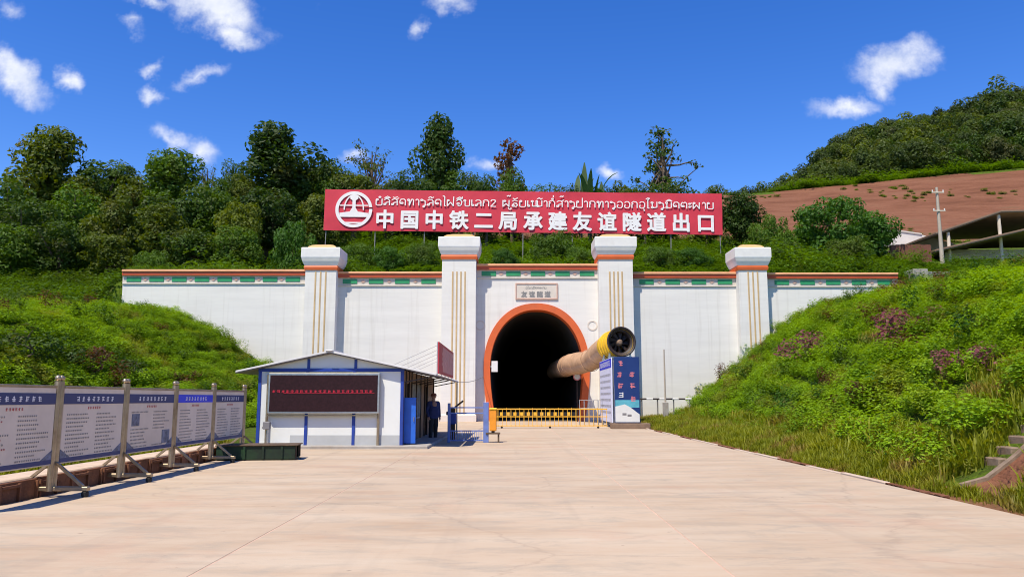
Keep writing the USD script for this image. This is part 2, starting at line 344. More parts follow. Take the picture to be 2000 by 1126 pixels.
def concrete_road():
    """pale concrete dusted with red earth: mottling, faint brushed streaks, stains, hairline cracks, tyre dirt"""
    n = {'g': ('geometry', {}), 'st': ('mapping', {'scale': (.5, 1.7, 1.0)}), 'n1': ('noise_texture', {'scale': .5, 'detail': 9.0, 'roughness': .7}), 's2': ('mapping', {'scale': (.55, 1.35, 1.0)}), 'n2': ('noise_texture', {'scale': 1.5, 'detail': 10.0, 'roughness': .75, 'distortion': .5}),
         'n3': ('noise_texture', {'scale': 45.0, 'detail': 4.0}), 'o': ('object_info', {}),
         'r1': ('rgb_ramp', {'ramp': [(.3, (.375, .268, .178)), (.5, (.445, .34, .24)), (.7, (.475, .385, .285))]}), 'r2': ('map_range', {'from_min': .49, 'from_max': .68, 'to_min': 0.0, 'to_max': .9, 'clamp': True}),
         'mx': ('mix_color', {'b': (.33, .275, .21)}), 'r4': ('map_range', {'from_min': .53, 'from_max': .74, 'to_min': 0.0, 'to_max': .6, 'clamp': True}), 'n4': ('noise_texture', {'scale': .3, 'detail': 8.0, 'roughness': .72}),
         'm4': ('mix_color', {'b': (.43, .25, .165)}), 'ov': ('math', {'math_type': 'multiply_add', 'value2': .05, 'value3': .975}), 'vm': ('vector_math', {'math_type': 'scale'}),
         'ty': ('mapping', {'scale': (1.1, .05, 1.0)}), 'nt': ('noise_texture', {'scale': 1.2, 'detail': 4.0, 'roughness': .6}), 'rt': ('map_range', {'from_min': .56, 'from_max': .72, 'to_min': 0.0, 'to_max': .28, 'clamp': True}), 'mt': ('mix_color', {'b': (.27, .21, .16)}),
         'vd': ('vector_math', {'math_type': 'add'}), 'vs': ('vector_math', {'math_type': 'scale', 'scale': .6}), 'vo': ('voronoi_texture', {'feature': 'distance_to_edge', 'scale': .16}), 'rv': ('map_range', {'from_min': 0.0, 'from_max': .006, 'to_min': .26, 'to_max': 0.0, 'clamp': True}), 'mv': ('mix_color', {'b': (.22, .16, .12)}),
         'sp': ('noise_texture', {'scale': 5.5, 'detail': 2.0}), 'rs': ('map_range', {'from_min': .73, 'from_max': .78, 'to_min': 0.0, 'to_max': .5, 'clamp': True}), 'ms': ('mix_color', {'b': (.16, .12, .09)}),
         'p': ('principled_bsdf', {'roughness': .85, 'specular_ior_level': .25}), 'b': ('bump', {'strength': .35, 'distance': .006})}
    L = [('g.position', 'st.vector'), ('st.vector', 'n1.vector'), ('g.position', 's2.vector'), ('s2.vector', 'n2.vector'), ('g.position', 'n3.vector'), ('g.position', 'n4.vector'), ('n1.fac', 'r1.fac'), ('n2.fac', 'r2.value'), ('r2.result', 'mx.fac'), ('r1.color', 'mx.a'),
         ('n4.fac', 'r4.value'), ('r4.result', 'm4.fac'), ('mx.result', 'm4.a'), ('g.position', 'ty.vector'), ('ty.vector', 'nt.vector'), ('nt.fac', 'rt.value'), ('rt.result', 'mt.fac'), ('m4.result', 'mt.a'),
         ('n2.color', 'vs.vector1'), ('g.position', 'vd.vector1'), ('vs.vector', 'vd.vector2'), ('vd.vector', 'vo.vector'), ('vo.distance', 'rv.value'), ('rv.result', 'mv.fac'), ('mt.result', 'mv.a'),
         ('g.position', 'sp.vector'), ('sp.fac', 'rs.value'), ('rs.result', 'ms.fac'), ('mv.result', 'ms.a'),
         ('o.random', 'ov.value1'), ('ms.result', 'vm.vector1'), ('ov.value', 'vm.scale'), ('vm.vector', 'p.base_color'), ('n3.fac', 'b.height'), ('b.normal', 'p.normal')]
    return mat('road_concrete', n, L)


def white_wall():
    """white paint on block courses: faint courses, faint rain streaks, dust near the ground"""
    n = {'g': ('geometry', {}), 's': ('separate_xyz', {}), 'mp': ('mapping', {'scale': (.16, 1.0, 1.5)}), 'n': ('noise_texture', {'scale': 1.3, 'detail': 7.0, 'roughness': .7}), 'n2': ('noise_texture', {'scale': .5, 'detail': 4.0}),
         'r': ('rgb_ramp', {'ramp': [(.34, (.655, .63, .585)), (.62, (.715, .69, .64))]}), 'dz': ('map_range', {'from_min': 0.0, 'from_max': 1.5, 'to_min': .5, 'to_max': 0.0, 'clamp': True}), 'dm': ('mix_color', {'b': (.6, .47, .38)}),
         'w': ('brick_texture', {'scale': 1.0, 'mortar_size': .006, 'mortar_smooth': .6, 'brick_width': 1.2, 'row_height': .3, 'color1': (1, 1, 1), 'color2': (1, 1, 1), 'mortar': (0, 0, 0)}), 'wc': ('combine_xyz', {}),
         'b': ('bump', {'strength': .22, 'distance': .01}), 'p': ('principled_bsdf', {'roughness': .7, 'specular_ior_level': .3}),
         'mk': ('mapping', {'scale': (2.6, 1.0, .10)}), 'nk': ('noise_texture', {'scale': 1.0, 'detail': 6.0, 'roughness': .65}), 'rk': ('map_range', {'from_min': .54, 'from_max': .76, 'to_min': 0.0, 'to_max': .45, 'clamp': True}), 'mm': ('mix_color', {'b': (.44, .40, .34)})}
    L = [('g.position', 's.vector'), ('g.position', 'mp.vector'), ('mp.vector', 'n.vector'), ('n.fac', 'r.fac'), ('s.z', 'dz.value'), ('dz.result', 'dm.fac'), ('r.color', 'dm.a'), ('g.position', 'mk.vector'), ('mk.vector', 'nk.vector'), ('nk.fac', 'rk.value'), ('rk.result', 'mm.fac'), ('dm.result', 'mm.a'), ('mm.result', 'p.base_color'), ('s.x', 'wc.x'), ('s.z', 'wc.y'), ('wc.vector', 'w.vector'),
         ('w.fac', 'b.height'), ('b.normal', 'p.normal')]
    n['b'][1]['invert'] = True
    return mat('white_wall_paint', n, L)


def soil(name, cols, scale=.5, bump=.6, lines=False):
    n = {'g': ('geometry', {}), 'n': ('noise_texture', {'scale': scale, 'detail': 9.0, 'roughness': .68}), 'r': ('rgb_ramp', {'ramp': list(zip(np.linspace(.3, .7, len(cols)), cols))}), 'n2': ('noise_texture', {'scale': scale * 9, 'detail': 6.0}),
         'b': ('bump', {'strength': bump, 'distance': .12}), 'p': ('principled_bsdf', {'roughness': .95, 'specular_ior_level': .1})}
    L = [('g.position', 'n.vector'), ('n.fac', 'r.fac'), ('g.position', 'n2.vector'), ('n2.fac', 'b.height'), ('b.normal', 'p.normal'), ('r.color', 'p.base_color')]
    if lines:                                          # graded in level passes: the tone and relief run along the slope
        n['mp'] = ('mapping', {'scale': (.35, 1.0, 2.6)}); n['b'][1]['distance'] = .5
        L = [x for x in L if x[1] not in ('n.vector', 'n2.vector')] + [('g.position', 'mp.vector'), ('mp.vector', 'n.vector'), ('mp.vector', 'n2.vector')]
    return mat(name, n, L)


M = {}
M['road'] = concrete_road(); M['wall'] = white_wall()
M['joint'] = plain('joint_filler', (.50, .33, .24), .9, .25, 2.0)
M['soil'] = soil('red_soil', [(.09, .05, .025), (.19, .09, .045), (.10, .10, .03)], .6)
M['turf'] = soil('grassy_soil', [(.045, .07, .008), (.09, .14, .01), (.055, .08, .01), (.12, .10, .03)], 1.6, 1.0)
M['cut'] = soil('bare_red_earth', [(.11, .047, .026), (.165, .069, .038), (.205, .09, .052), (.15, .085, .045)], .22, 1.0, True)
M['orange'] = plain('orange_paint', (.62, .115, .025), .5, .1, 1.2, dirt=(.45, .12, .05), dirt_amt=.35)
M['orange_red'] = plain('orange_red_paint', (.50, .08, .025), .5, .1, 1.2, dirt=(.3, .07, .03), dirt_amt=.4)
M['coping'] = plain('pale_orange_coping', (.75, .36, .18), .6, .12, 1.5, dirt=(.4, .2, .1), dirt_amt=.4)
M['gold'] = plain('gold_paint', (.60, .37, .15), .5, .12, 2.0)
M['stripe'] = plain('tan_stripe_paint', (.52, .36, .18), .6, .12, 2.0)
M['green_tile'] = plain('green_paint', (.03, .26, .10), .45, .15, 3.0)
M['pink_tile'] = plain('pinkish_paint', (.55, .35, .27), .6, .15, 3.0)
M['frieze'] = plain('frieze_paint', (.62, .55, .47), .65, .08, 1.5)
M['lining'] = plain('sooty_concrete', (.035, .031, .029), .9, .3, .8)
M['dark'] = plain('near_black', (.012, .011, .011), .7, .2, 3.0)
M['banner'] = plain('red_banner_cloth', (.56, .032, .055), .65, .12, .6, bump=.15)
M['white'] = plain('white_paint', (.70, .68, .64), .5, .06, 2.0)
M['offwhite'] = plain('white_letter_paint', (.78, .74, .72), .6, .06, 2.0)
M['grey_text'] = plain('grey_letter_paint', (.22, .21, .2), .6, .1, 2.0)
M['step'] = plain('worn_step_concrete', (.21, .15, .10), .9, .35, 5.0, bump=.4, dirt=(.14, .07, .035), dirt_amt=.9)
M['steel'] = plain('galvanised_steel', (.48, .47, .45), .35, .15, 6.0, metal=.85)
M['stainless'] = plain('brushed_stainless', (.42, .33, .22), .38, .2, 5.0, metal=.8, dirt=(.22, .14, .08), dirt_amt=.7)
M['rust'] = plain('rusty_steel', (.14, .055, .025), .85, .45, 3.5, bump=.4, dirt=(.28, .12, .05), dirt_amt=.7)
M['dust_top'] = plain('dusty_concrete', (.48, .37, .28), .9, .2, 3.0)
M['grey_conc'] = plain('grey_concrete', (.33, .31, .28), .9, .18, 2.0, bump=.3, dirt=(.25, .17, .1), dirt_amt=.5)
M['panel_white'] = plain('prefab_white_panel', (.68, .69, .65), .45, .04, 1.0, dirt=(.6, .55, .45), dirt_amt=.25)
M['panel_grey'] = plain('prefab_grey_panel', (.42, .43, .42), .6, .08, 1.5)
M['blue'] = plain('blue_frame_paint', (.02, .05, .27), .45, .15, 3.0)
M['blue_door'] = plain('bright_blue_paint', (.02, .12, .55), .4, .12, 3.0)
M['blue_fence'] = plain('dusty_blue_paint', (.14, .20, .46), .5, .15, 4.0)
M['roof'] = plain('pale_roof_sheet', (.62, .6, .57), .5, .1, 1.5)
M['roof_under'] = plain('roof_underside', (.20, .18, .17), .7, .15, 2.0)
M['led'] = plain('led_screen_black', (.026, .010, .012), .6, .3, 14.0, spec=.15)
M['led_text'] = plain('led_red_light', (.25, .01, .02), .5, .1, 9.0, emit=((1, .03, .08), .2))
M['glass'] = mat('dark_window_glass', {'gl': ('glossy_bsdf', {'roughness': .03}), 'tr': ('transparent_bsdf', {'color': (.55, .58, .6)}), 'f': ('fresnel', {'IOR': 1.5}), 'm': ('mix_closure', {})}, [('f.fac', 'm.fac'), ('tr.BSDF', 'm.closure1'), ('gl.BSDF', 'm.closure2')], surface='m.closure')
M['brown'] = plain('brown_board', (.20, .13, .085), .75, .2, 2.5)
M['red_sign'] = plain('red_sign_face', (.42, .03, .04), .5, .15, 1.2)
M['faded_red'] = plain('faded_pink_print', (.55, .24, .2), .6, .15, 3.0)
M['board'] = plain('board_white_face', (.68, .555, .42), .6, .08, 1.5, dirt=(.52, .40, .28), dirt_amt=.6)
M['navy'] = plain('navy_print', (.03, .04, .11), .5, .12, 2.0)
M['bright_blue'] = plain('bright_blue_print', (.03, .05, .55), .5, .12, 2.0)
M['print_grey'] = plain('grey_print', (.20, .19, .19), .6, .15, 6.0)
M['print_red'] = plain('red_print', (.45, .06, .06), .6, .15, 6.0)
M['photo'] = plain('picture_print', (.12, .13, .17), .5, .7, 9.0)
M['yellow'] = plain('yellow_paint', (.78, .48, .03), .4, .1, 3.0, dirt=(.4, .22, .06), dirt_amt=.3)
M['gate_yellow'] = plain('gate_yellow_paint', (.80, .43, .035), .45, .12, 5.0, dirt=(.5, .33, .15), dirt_amt=.3)
M['orange_box'] = plain('orange_enamel', (.78, .29, .02), .4, .12, 3.0)
M['duct'] = plain('flexible_duct_cloth', (.47, .29, .17), .7, .2, 1.6, bump=.25, dirt=(.27, .16, .09), dirt_amt=.7)
M['fan_dark'] = plain('fan_dark_metal', (.035, .022, .018), .55, .3, 4.0)
M['sign_blue'] = plain('deep_blue_print', (.010, .032, .14), .45, .12, 1.5)
M['sign_teal'] = plain('teal_print', (.10, .38, .46), .45, .25, 2.0)
M['sign_pale'] = plain('pale_print', (.66, .66, .62), .5, .06, 1.5)
M['sign_lilac'] = plain('lilac_white_print', (.66, .68, .82), .5, .06, 1.5)
M['sign_red'] = plain('pale_red_print', (.62, .18, .2), .5, .2, 5.0)
M['tarp'] = plain('dark_green_enamel', (.008, .020, .009), .6, .4, 3.0, dirt=(.012, .06, .012), dirt_amt=.8)
M['wood'] = plain('dark_weathered_wood', (.10, .065, .04), .85, .35, 4.0, bump=.3)
M['bark'] = plain('tree_bark', (.10, .07, .045), .9, .35, 4.0, bump=.5)
M['skin'] = plain('skin', (.42, .22, .14), .55, .08, 8.0)
M['cloth_navy'] = plain('navy_workwear', (.03, .04, .12), .85, .2, 8.0)
M['cloth_dark'] = plain('dark_trousers', (.03, .028, .03), .85, .2, 8.0)
M['hat'] = plain('reddish_brown_hat', (.30, .09, .04), .55, .15, 6.0)
M['shed_roof'] = plain('brown_roof_sheet', (.24, .15, .10), .75, .2, .7)
M['shed_under'] = plain('shed_underside', (.26, .20, .14), .85, .2, 1.0)
M['shed_wall'] = plain('pale_wall', (.62, .58, .52), .8, .1, .8)
M['shed_post'] = plain('pale_post', (.58, .50, .40), .7, .15, 2.0)
M['brown_fence'] = plain('brown_sheet_fence', (.15, .055, .035), .8, .25, 1.0)
M['pole'] = plain('concrete_pole', (.40, .34, .27), .85, .12, 2.0)

LF = {
    'slope': leafy('slope_shrub_leaves', [(.11, .215, .004), (.235, .395, .006), (.315, .475, .008), (.42, .48, .010)], dry=(.24, .15, .05), dry_amt=.6, patch=.16),
    'cover': leafy('hillside_cover_leaves', [(0.062, 0.135, 0.007), (0.151, 0.287, 0.011), (0.240, 0.406, 0.015)], patch=.12),
    'dark': leafy('dark_tree_leaves', [(0.031, 0.065, 0.008), (0.078, 0.142, 0.012), (0.152, 0.238, 0.017)], dry=(0.099, 0.072, 0.024), dry_amt=.35, patch=.14),
    'mid': leafy('mid_green_leaves', [(0.047, 0.096, 0.009), (0.122, 0.230, 0.014), (0.218, 0.346, 0.021)], dry=(0.119, 0.091, 0.028), dry_amt=.3, patch=.14),
    'olive': leafy('olive_leaves', [(0.063, 0.096, 0.009), (0.164, 0.208, 0.014), (0.273, 0.300, 0.021)], dry=(0.145, 0.091, 0.033), dry_amt=.4, patch=.14),
    'bush': leafy('fresh_bush_leaves', [(0.032, 0.091, 0.009), (0.082, 0.195, 0.015), (0.145, 0.286, 0.022)], patch=.3),
    'far': leafy('far_forest_leaves', [(0.037, 0.062, 0.013), (0.098, 0.143, 0.019), (0.182, 0.221, 0.031)], dry=(0.106, 0.078, 0.033), dry_amt=.4, patch=.05),
    'brown': leafy('brown_dry_leaves', [(0.079, 0.039, 0.013), (0.158, 0.072, 0.022), (0.198, 0.111, 0.039)], patch=.3),
    'flower': leafy('purple_flower_leaves', [(.20, .06, .06), (.36, .13, .15), (.46, .18, .26)], dry=(.10, .17, .015), dry_amt=.85, patch=1.2),
    'yellow': leafy('yellow_flower_leaves', [(.16, .20, .008), (.42, .34, .015), (.55, .30, .02)], patch=.6),
    'grass': leafy('verge_grass_blades', [(0.149, 0.183, 0.009), (0.314, 0.323, 0.015), (0.463, 0.351, 0.039)], dry=(0.343, 0.208, 0.066), dry_amt=.7, patch=.35),
    'palm': leafy('palm_leaves', [(0.026, 0.065, 0.013), (0.053, 0.117, 0.022), (0.092, 0.169, 0.033)], patch=.4),
}

# ------------------------------------------------------------------ terrain
D = 55.0                                   # distance of the portal wall


def sst(a, b, x):
    t = np.clip((x - a) / (b - a), 0, 1)
    return t * t * (3 - 2 * t)


def smin(a, b, k=.8):
    h = np.clip(.5 + .5 * (b - a) / k, 0, 1)
    return b * (1 - h) + a * h - k * h * (1 - h)


def fb(x, y, s, seed, o=4):
    return meshkit.fbm(np.stack([x * s, y * s, np.full_like(x, 3.7 * seed)], -1), o, seed) - .5


def toe_r(y):
    return np.interp(y, [-80, 13, 23, 55], [8.1, 8.2, 9.2, 11.5])


def toe_l(y):
    return -(12.0 + .1 * (55 - np.clip(y, -20, 55)))


def z_front(x, y):
    y = np.clip(y, -80, 55)
    cap = 3.8 + (np.clip(y, 14, 55) - 14) * .085
    d = x - toe_r(y)
    right = np.maximum(smin(.83 * d, cap + .20 * (d - cap / .83), 1.2), 0) * (d > -1) + .22 * sst(7.2, 8.4, x)
    capl = np.interp(y, [0, 20, 36, 50, 55], [4.2, 4.7, 5.4, 6.7, 7.3])
    d = toe_l(y) - x
    left = np.maximum(smin(.68 * d, capl + .04 * (d - capl / .68), 1.2), 0) * (d > -1) + .22 * sst(-8.2, -9.6, x)
    z = np.where(x > 0, right, left) - .07
    return z + .35 * fb(x, y, .35, 5) * sst(.3, 1.5, z)


def z_back(x, y):
    left = 10.25 + .10 * (np.minimum(y, 72) - 56) + .40 * np.clip(y - 72, 0, 38) - .1 * np.clip(y - 112, 0, 60)
    right = 10.25 + .26 * (np.minimum(y, 104) - 56) + .415 * np.clip(y - 104, 0, 47)
    right = right + .10 * np.clip(x - 48, 0, 80) * sst(110, 150, y)
    H = np.interp(x, [30, 60, 75, 93, 126, 160, 300], [36, 42, 48, 63, 72, 77, 84])
    right = right + (H - 43.5) * sst(157, 225, y) * (y > 150) - .3 * np.clip(y - 300, 0, 200)
    w = sst(-9, -21, x)
    z = left * w + right * (1 - w)
    return z + 1.0 * fb(x, y, .09, 9) * sst(57, 70, y) + 6 * fb(x, y, .02, 11) * sst(150, 200, y)


def terrain(x, y):
    x, y = np.asarray(x, float), np.asarray(y, float)
    zf, zb = z_front(x, y), z_back(x, np.maximum(y, 55.6))
    hard = (y > 55.5).astype(float)
    soft = sst(53, 66, y)
    w = hard + (soft - hard) * sst(28.0, 31, np.abs(x))
    return zf * (1 - w) + zb * w


def T(x, y):
    return float(terrain(np.array([x]), np.array([y]))[0])


def axis(*parts):
    return np.unique(np.round(np.concatenate([np.arange(a, b, s) for a, b, s in parts]), 3))


def build_ground():
    xs = axis((-420, -60, 12), (-60, -36, 3), (-36, -8, .8), (-8, 8, 2), (7, 40, .8), (40, 160, 3), (160, 421, 10))
    ys = axis((-90, 4, 6), (4, 55, .8), (55.3, 55.8, .3), (56, 80, 1.0), (80, 160, 2.0), (160, 320, 5), (320, 661, 20))
    X, Y = np.meshgrid(xs, ys, indexing='ij')
    Z = terrain(X, Y)
    nx, ny = X.shape
    V = np.stack([X, Y, Z], -1).reshape(-1, 3)
    i, j = np.meshgrid(np.arange(nx - 1), np.arange(ny - 1), indexing='ij')
    q = np.stack([i * ny + j, (i + 1) * ny + j, (i + 1) * ny + j + 1, i * ny + j + 1], -1).reshape(-1, 4)
    c = V[q].mean(1)
    jump = (ys[j].ravel() < 55.65) & (ys[j + 1].ravel() > 55.5) & (np.abs(c[:, 0]) < 12)
    under = (c[:, 1] > 54.6) & (c[:, 1] < 55.7) & (np.abs(c[:, 0]) < 8)
    q, c = q[~(jump | under)], c[~(jump | under)]
    edge = 150.5 + 2.5 * np.sin(c[:, 0] * .11)
    cut = (c[:, 1] > 104) & (c[:, 1] < edge) & (c[:, 0] > -6)
    earth = ~cut & (c[:, 0] > -8.6) & (c[:, 0] < 7.9) & (c[:, 1] < 55)
    for name, m, sel, kind in (('ground', M['turf'], ~cut & ~earth, 'structure'), ('earth_verge', M['soil'], earth, 'structure'), ('cut_slope', M['cut'], cut, 'structure')):
        qq = q[sel]; used, inv = np.unique(qq, return_inverse=True)
        obj(name, (V[used], inv.reshape(-1, 4)), m, None, smooth=True, kind=kind)


build_ground()

# the concrete forecourt: three lanes of slabs with recessed joints
road = tag(UsdGeom.Xform.Define(stage, '/World/road'), kind='structure')
LX = [-7.72, -2.94, 2.02, 7.02]
rng = np.random.default_rng(4)
ly = np.arange(-13, 55, 5.0)
for a, b in zip(LX[:-1], LX[1:]):
    for y in ly:
        dz = rng.uniform(-.002, .002)
        y1 = min(y + 5, 55.2)
        m = bx(a + .008, b - .008, y + .007, y1 - .007, -.18, dz, .006)
        obj('slab', m, M['road'], road)
obj('joint_bed', bx(LX[0] + .05, LX[-1] - .05, -12.9, 55.1, -.15, -.005), M['joint'], road)

# ------------------------------------------------------------------ the tunnel portal
portal = thing('tunnel_portal', 'white tunnel portal wall with orange arch, green frieze and four capped pilasters', 'tunnel portal')


def wx(u, v=620, Y=D):
    return P(u, v, Y)[0]


def wz(v, Y=D, u=1000):
    return P(u, v, Y)[2]


cxm, zc = wx(1048, 720), wz(720)
A_OUT, B_OUT = wx(1151, 720) - cxm, wz(593) - zc


def arch(grow=0.0, n=64):
    a, b = A_OUT - grow, B_OUT - grow
    pts = []
    for t in np.linspace(0, PI, n):
        ct, st_ = math.cos(t), math.sin(t)
        pts.append((cxm + a * math.copysign(abs(ct) ** .92, ct), zc + b * st_ ** .95))
    low = (3.30 - grow)
    for t in np.linspace(0, 1, 12)[1:]:
        pts.append((cxm - (a + (low - a) * t ** 1.7), zc + (-.1 - zc) * t))
    for t in np.linspace(1, 0, 12)[:-1]:
        pts.append((cxm + (a + (low - a) * t ** 1.7), zc + (-.1 - zc) * t))
    return Polygon(pts).buffer(0)


RING = .44
outer, inner = arch(0), arch(RING)
PIL = [('outer', 593, 654), ('inner', 862, 929), ('inner', 1171, 1238), ('outer', 1446, 1502)]
SECT = [(wx(235), wx(600), 527), (wx(648), wx(870), 531), (wx(922), wx(1180), 516), (wx(1230), wx(1452), 532), (wx(1496), wx(1757), 533)]
for k, (x0, x1, vt) in enumerate(SECT):
    z1 = wz(vt) - .0
    cop = 1.032                                      # coping, frieze and moulding
    shape = sbox(x0, -.3, x1, z1 - cop)
    if k == 2:
        shape = shape.difference(outer)
    obj('wall_panel', xz(shape, D, D + 1.1), M['wall'], portal)
    obj('coping', bx(x0, x1, D - .30, D + 1.3, z1 - .16, z1, .03), M['coping'], portal)
    obj('coping_band', bx(x0, x1, D - .22, D + 1.25, z1 - .42, z1 - .16, .015), M['orange_red'], portal)
    fr = obj('frieze', bx(x0, x1, D - .06, D + 1.1, z1 - .95, z1 - .42), M['frieze'], portal)
    xa = max(x0, {0: x0}.get(k, x0 + .3)); xb = {4: x1}.get(k, x1 - .3)
    n = max(1, int(round((xb - xa) / 1.70)))
    st = (xb - xa) / n
    for i in range(n):
        xc = xa + (i + .5) * st
        obj('green_tile', bx(xc - .52, xc + .52, D - .10, D - .062, z1 - .86, z1 - .52, .012), M['green_tile'], fr)
        xd = xa + i * st
        if i > 0:
            obj('diamond_tile', xz(Polygon([(xd - .17, z1 - .69), (xd, z1 - .82), (xd + .17, z1 - .69), (xd, z1 - .56)]), D - .09, D - .062), M['pink_tile'], fr)
    obj('frieze_moulding', bx(x0, x1, D - .09, D + 1.1, z1 - 1.03, z1 - .952, .02), M['frieze'], portal)
for kind, u0, u1 in PIL:
    prot = 1.0 if kind == 'inner' else .8
    yf = D - prot
    x0, x1 = wx(u0, 620, yf), wx(u1, 620, yf)
    xc, hw = (x0 + x1) / 2, (x1 - x0) / 2
    vt = 456 if kind == 'inner' else 477
    zt = lambda v: wz(v, yf)
    k = 1.0 if kind == 'inner' else .95
    dome0, cap0, tap0, band0 = zt(vt + 7), zt(vt + 26), zt(vt + 41), zt(vt + 50)
    hy = prot / 2 + .55
    yc = yf + hy
    pl = obj('pilaster', loft([(-.3, hw, hy), (band0, hw, hy)], xc, yc), M['wall'], portal)
    obj('capital_band', loft([(band0, hw + .07, hy + .07), (tap0 - .12, hw + .10, hy + .10), (tap0, hw + .04, hy + .04)], xc, yc), M['orange'], pl)
    obj('capital', loft([(tap0, hw + .06, hy + .06), (tap0 + .06, hw + .10, hy + .1), (tap0 + .28, hw + .20, hy + .20), (cap0 - .04, hw + .26, hy + .26), (cap0, hw + .28, hy + .28), (dome0 - .05, hw + .28, hy + .28), (dome0, hw + .24, hy + .24)], xc, yc), M['white'], pl)
    obj('capital_dome', loft([(dome0, hw * .92, hy * .92), (dome0 + .12, hw * .90, hy * .90), (dome0 + .25, hw * .72, hy * .72), (dome0 + .34, hw * .45, hy * .45), (dome0 + .38, hw * .18, hy * .18)], xc, yc), M['gold'], pl)
    ztop, zbot = zt(530), .5
    for t in (-.36, -.12, .12, .36) if kind == 'inner' else (-.33, 0, .33):
        obj('stripe', bx(xc + t * hw - .055, xc + t * hw + .055, yf - .025, yf + .01, zbot, ztop, .008), M['stripe'], pl)
    obj('plinth', loft([(-.3, hw + .08, hy + .08), (.45, hw + .08, hy + .08), (.5, hw + .03, hy + .03)], xc, yc), M['wall'], pl)
obj('arch_ring', xz(outer.buffer(.03).difference(inner), D - .12, D + 1.3), M['orange'], portal, smooth=30)
# lining: the inner outline drawn back into the hill, floor and end included
pts = np.array(arch(RING - .02).exterior.coords)[:-1]
n = len(pts)
yy = np.concatenate([[D + .3], np.arange(D + 2, D + 124, 4)])
v = np.array([[x, y, z] for y in yy for x, z in pts])
f = []
for a in range(len(yy) - 1):
    for b in range(n):
        p, q = a * n + b, a * n + (b + 1) % n
        f += [[p, q + n, q], [p, p + n, q + n]]
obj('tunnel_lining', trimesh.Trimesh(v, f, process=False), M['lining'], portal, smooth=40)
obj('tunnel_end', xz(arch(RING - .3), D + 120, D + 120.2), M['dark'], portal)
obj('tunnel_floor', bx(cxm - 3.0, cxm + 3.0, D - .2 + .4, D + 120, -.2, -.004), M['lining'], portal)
# plaque above the arch: frame, plate, Lao line and four characters
px0, px1, pz0, pz1 = wx(1008, 570), wx(1088, 570), wz(582), wz(555)
pq = obj('plaque', bx(px0, px1, D - .05, D - .002, pz0, pz1), M['frieze'], portal)
for a, b, c, d in ((px0 - .05, px1 + .05, pz1, pz1 + .09), (px0 - .05, px1 + .05, pz0 - .09, pz0), (px0 - .05, px0 + .04, pz0, pz1), (px1 - .04, px1 + .05, pz0, pz1)):
    obj('plaque_frame', bx(a, b, D - .09, D + .01, c, d, .01), M['pink_tile'], pq)
obj('lao_lettering', orient(cat_(lao('ອຸໂມງມິດຕະພາບ', .13, 1.5)), 'S', (px0 + .68, D - .052, pz1 - .33)), M['grey_text'], pq, kind='stuff')
for k, ch in enumerate(cjk('友谊隧道', .40, .012, 4, .56)):
    obj('lettering', orient(ch, 'S', (px0 + .36, D - .052, pz0 + .08)), M['grey_text'], pq)
for u in (938, 1157):                        # faint round medallions beside the arch
    c = np.array([wx(u, 635), wz(635)])
    obj('medallion', xz(Point(*c).buffer(.36).difference(Point(*c).buffer(.27)), D - .03, D - .001), M['frieze'], portal)

# ------------------------------------------------------------------ the red banner on the slope
BY = 70.0
b0, b1 = P(633, 412, BY), P(1410, 418, BY)
bz0, bz1 = P(1000, 454, BY)[2], P(1000, 374, BY)[2]
bw, bh = b1[0] - b0[0], bz1 - bz0
roll = -math.atan(9 / 775)
banner = UsdGeom.Xform.Define(stage, '/World/' + numbered('/World', 'banner_sign'))
banner.AddTranslateOp().Set(Gf.Vec3d(float(b0[0]), BY, float(bz0 + bw / 2 * math.sin(-roll))))
banner.AddRotateYOp().Set(math.degrees(-roll))
banner = tag(banner, 'long red banner with white emblem and lettering standing above the tunnel portal', 'banner')
nx_, nz_ = 40, 6
gx, gz = np.meshgrid(np.linspace(0, bw, nx_), np.linspace(0, bh, nz_), indexing='ij')
gy = .05 * np.sin(gx * 1.4 + gz) * np.sin(gx * .37) + .02 * np.sin(gz * 3 + gx * .8)
fv = np.concatenate([np.stack([gx, gy - .02, gz], -1).reshape(-1, 3), np.stack([gx, gy + .02, gz], -1).reshape(-1, 3)])
ii, jj = np.meshgrid(np.arange(nx_ - 1), np.arange(nz_ - 1), indexing='ij')
q = np.stack([ii * nz_ + jj, (ii + 1) * nz_ + jj, (ii + 1) * nz_ + jj + 1, ii * nz_ + jj + 1], -1).reshape(-1, 4)
obj('banner_face', (fv, np.vstack([q, (q + nx_ * nz_)[:, ::-1]])), M['banner'], banner, smooth=True)
for k in range(9):
    x = .2 + k * (bw - .4) / 8
    obj('post', bx(x - .035, x + .035, .1, .17, -4.0, bh - .05), M['print_grey'], banner)
for z in (.15, bh * .5, bh - .15):
    obj('rail', bx(0, bw, .09, .14, z - .03, z + .03), M['steel'], banner)
px = bw / 777.0
for k, ch in enumerate(cjk('中国中铁二局承建友谊隧道出口', 1.66, .012, 3, 48.1 * px)):
    obj('lettering', orient(ch, 'S', (100 * px, -.09, .28)), M['offwhite'], banner)
for ch in lao('ບໍລິສັດທາງລົດໄຟຈີນເລກ2 ຜູ້ຮັບເໝົາກໍ່ສ້າງປາກທາງອອກອຸໂມງມິດຕະພາບ', .64, 662 * px, .012, .12):
    obj('lao_letter', orient(ch, 'S', (100 * px, -.09, 2.42)), M['offwhite'], banner)
R = 36 * px
from shapely.geometry import LineString
c = (58 * px, 41 * px * 1.02)
disc = Point(*c).buffer(R)
emb = disc.difference(Point(*c).buffer(R * .83))
rail = Polygon([(c[0] + a * R, c[1] + b * R) for a, b in ((-.2, .78), (.2, .78), (.22, .6), (.09, .5), (.09, .1), (.22, -.12), (.78, -.2), (.74, -.42), (-.74, -.42), (-.78, -.2), (-.22, -.12), (-.09, .1), (-.09, .5), (-.22, .6))])
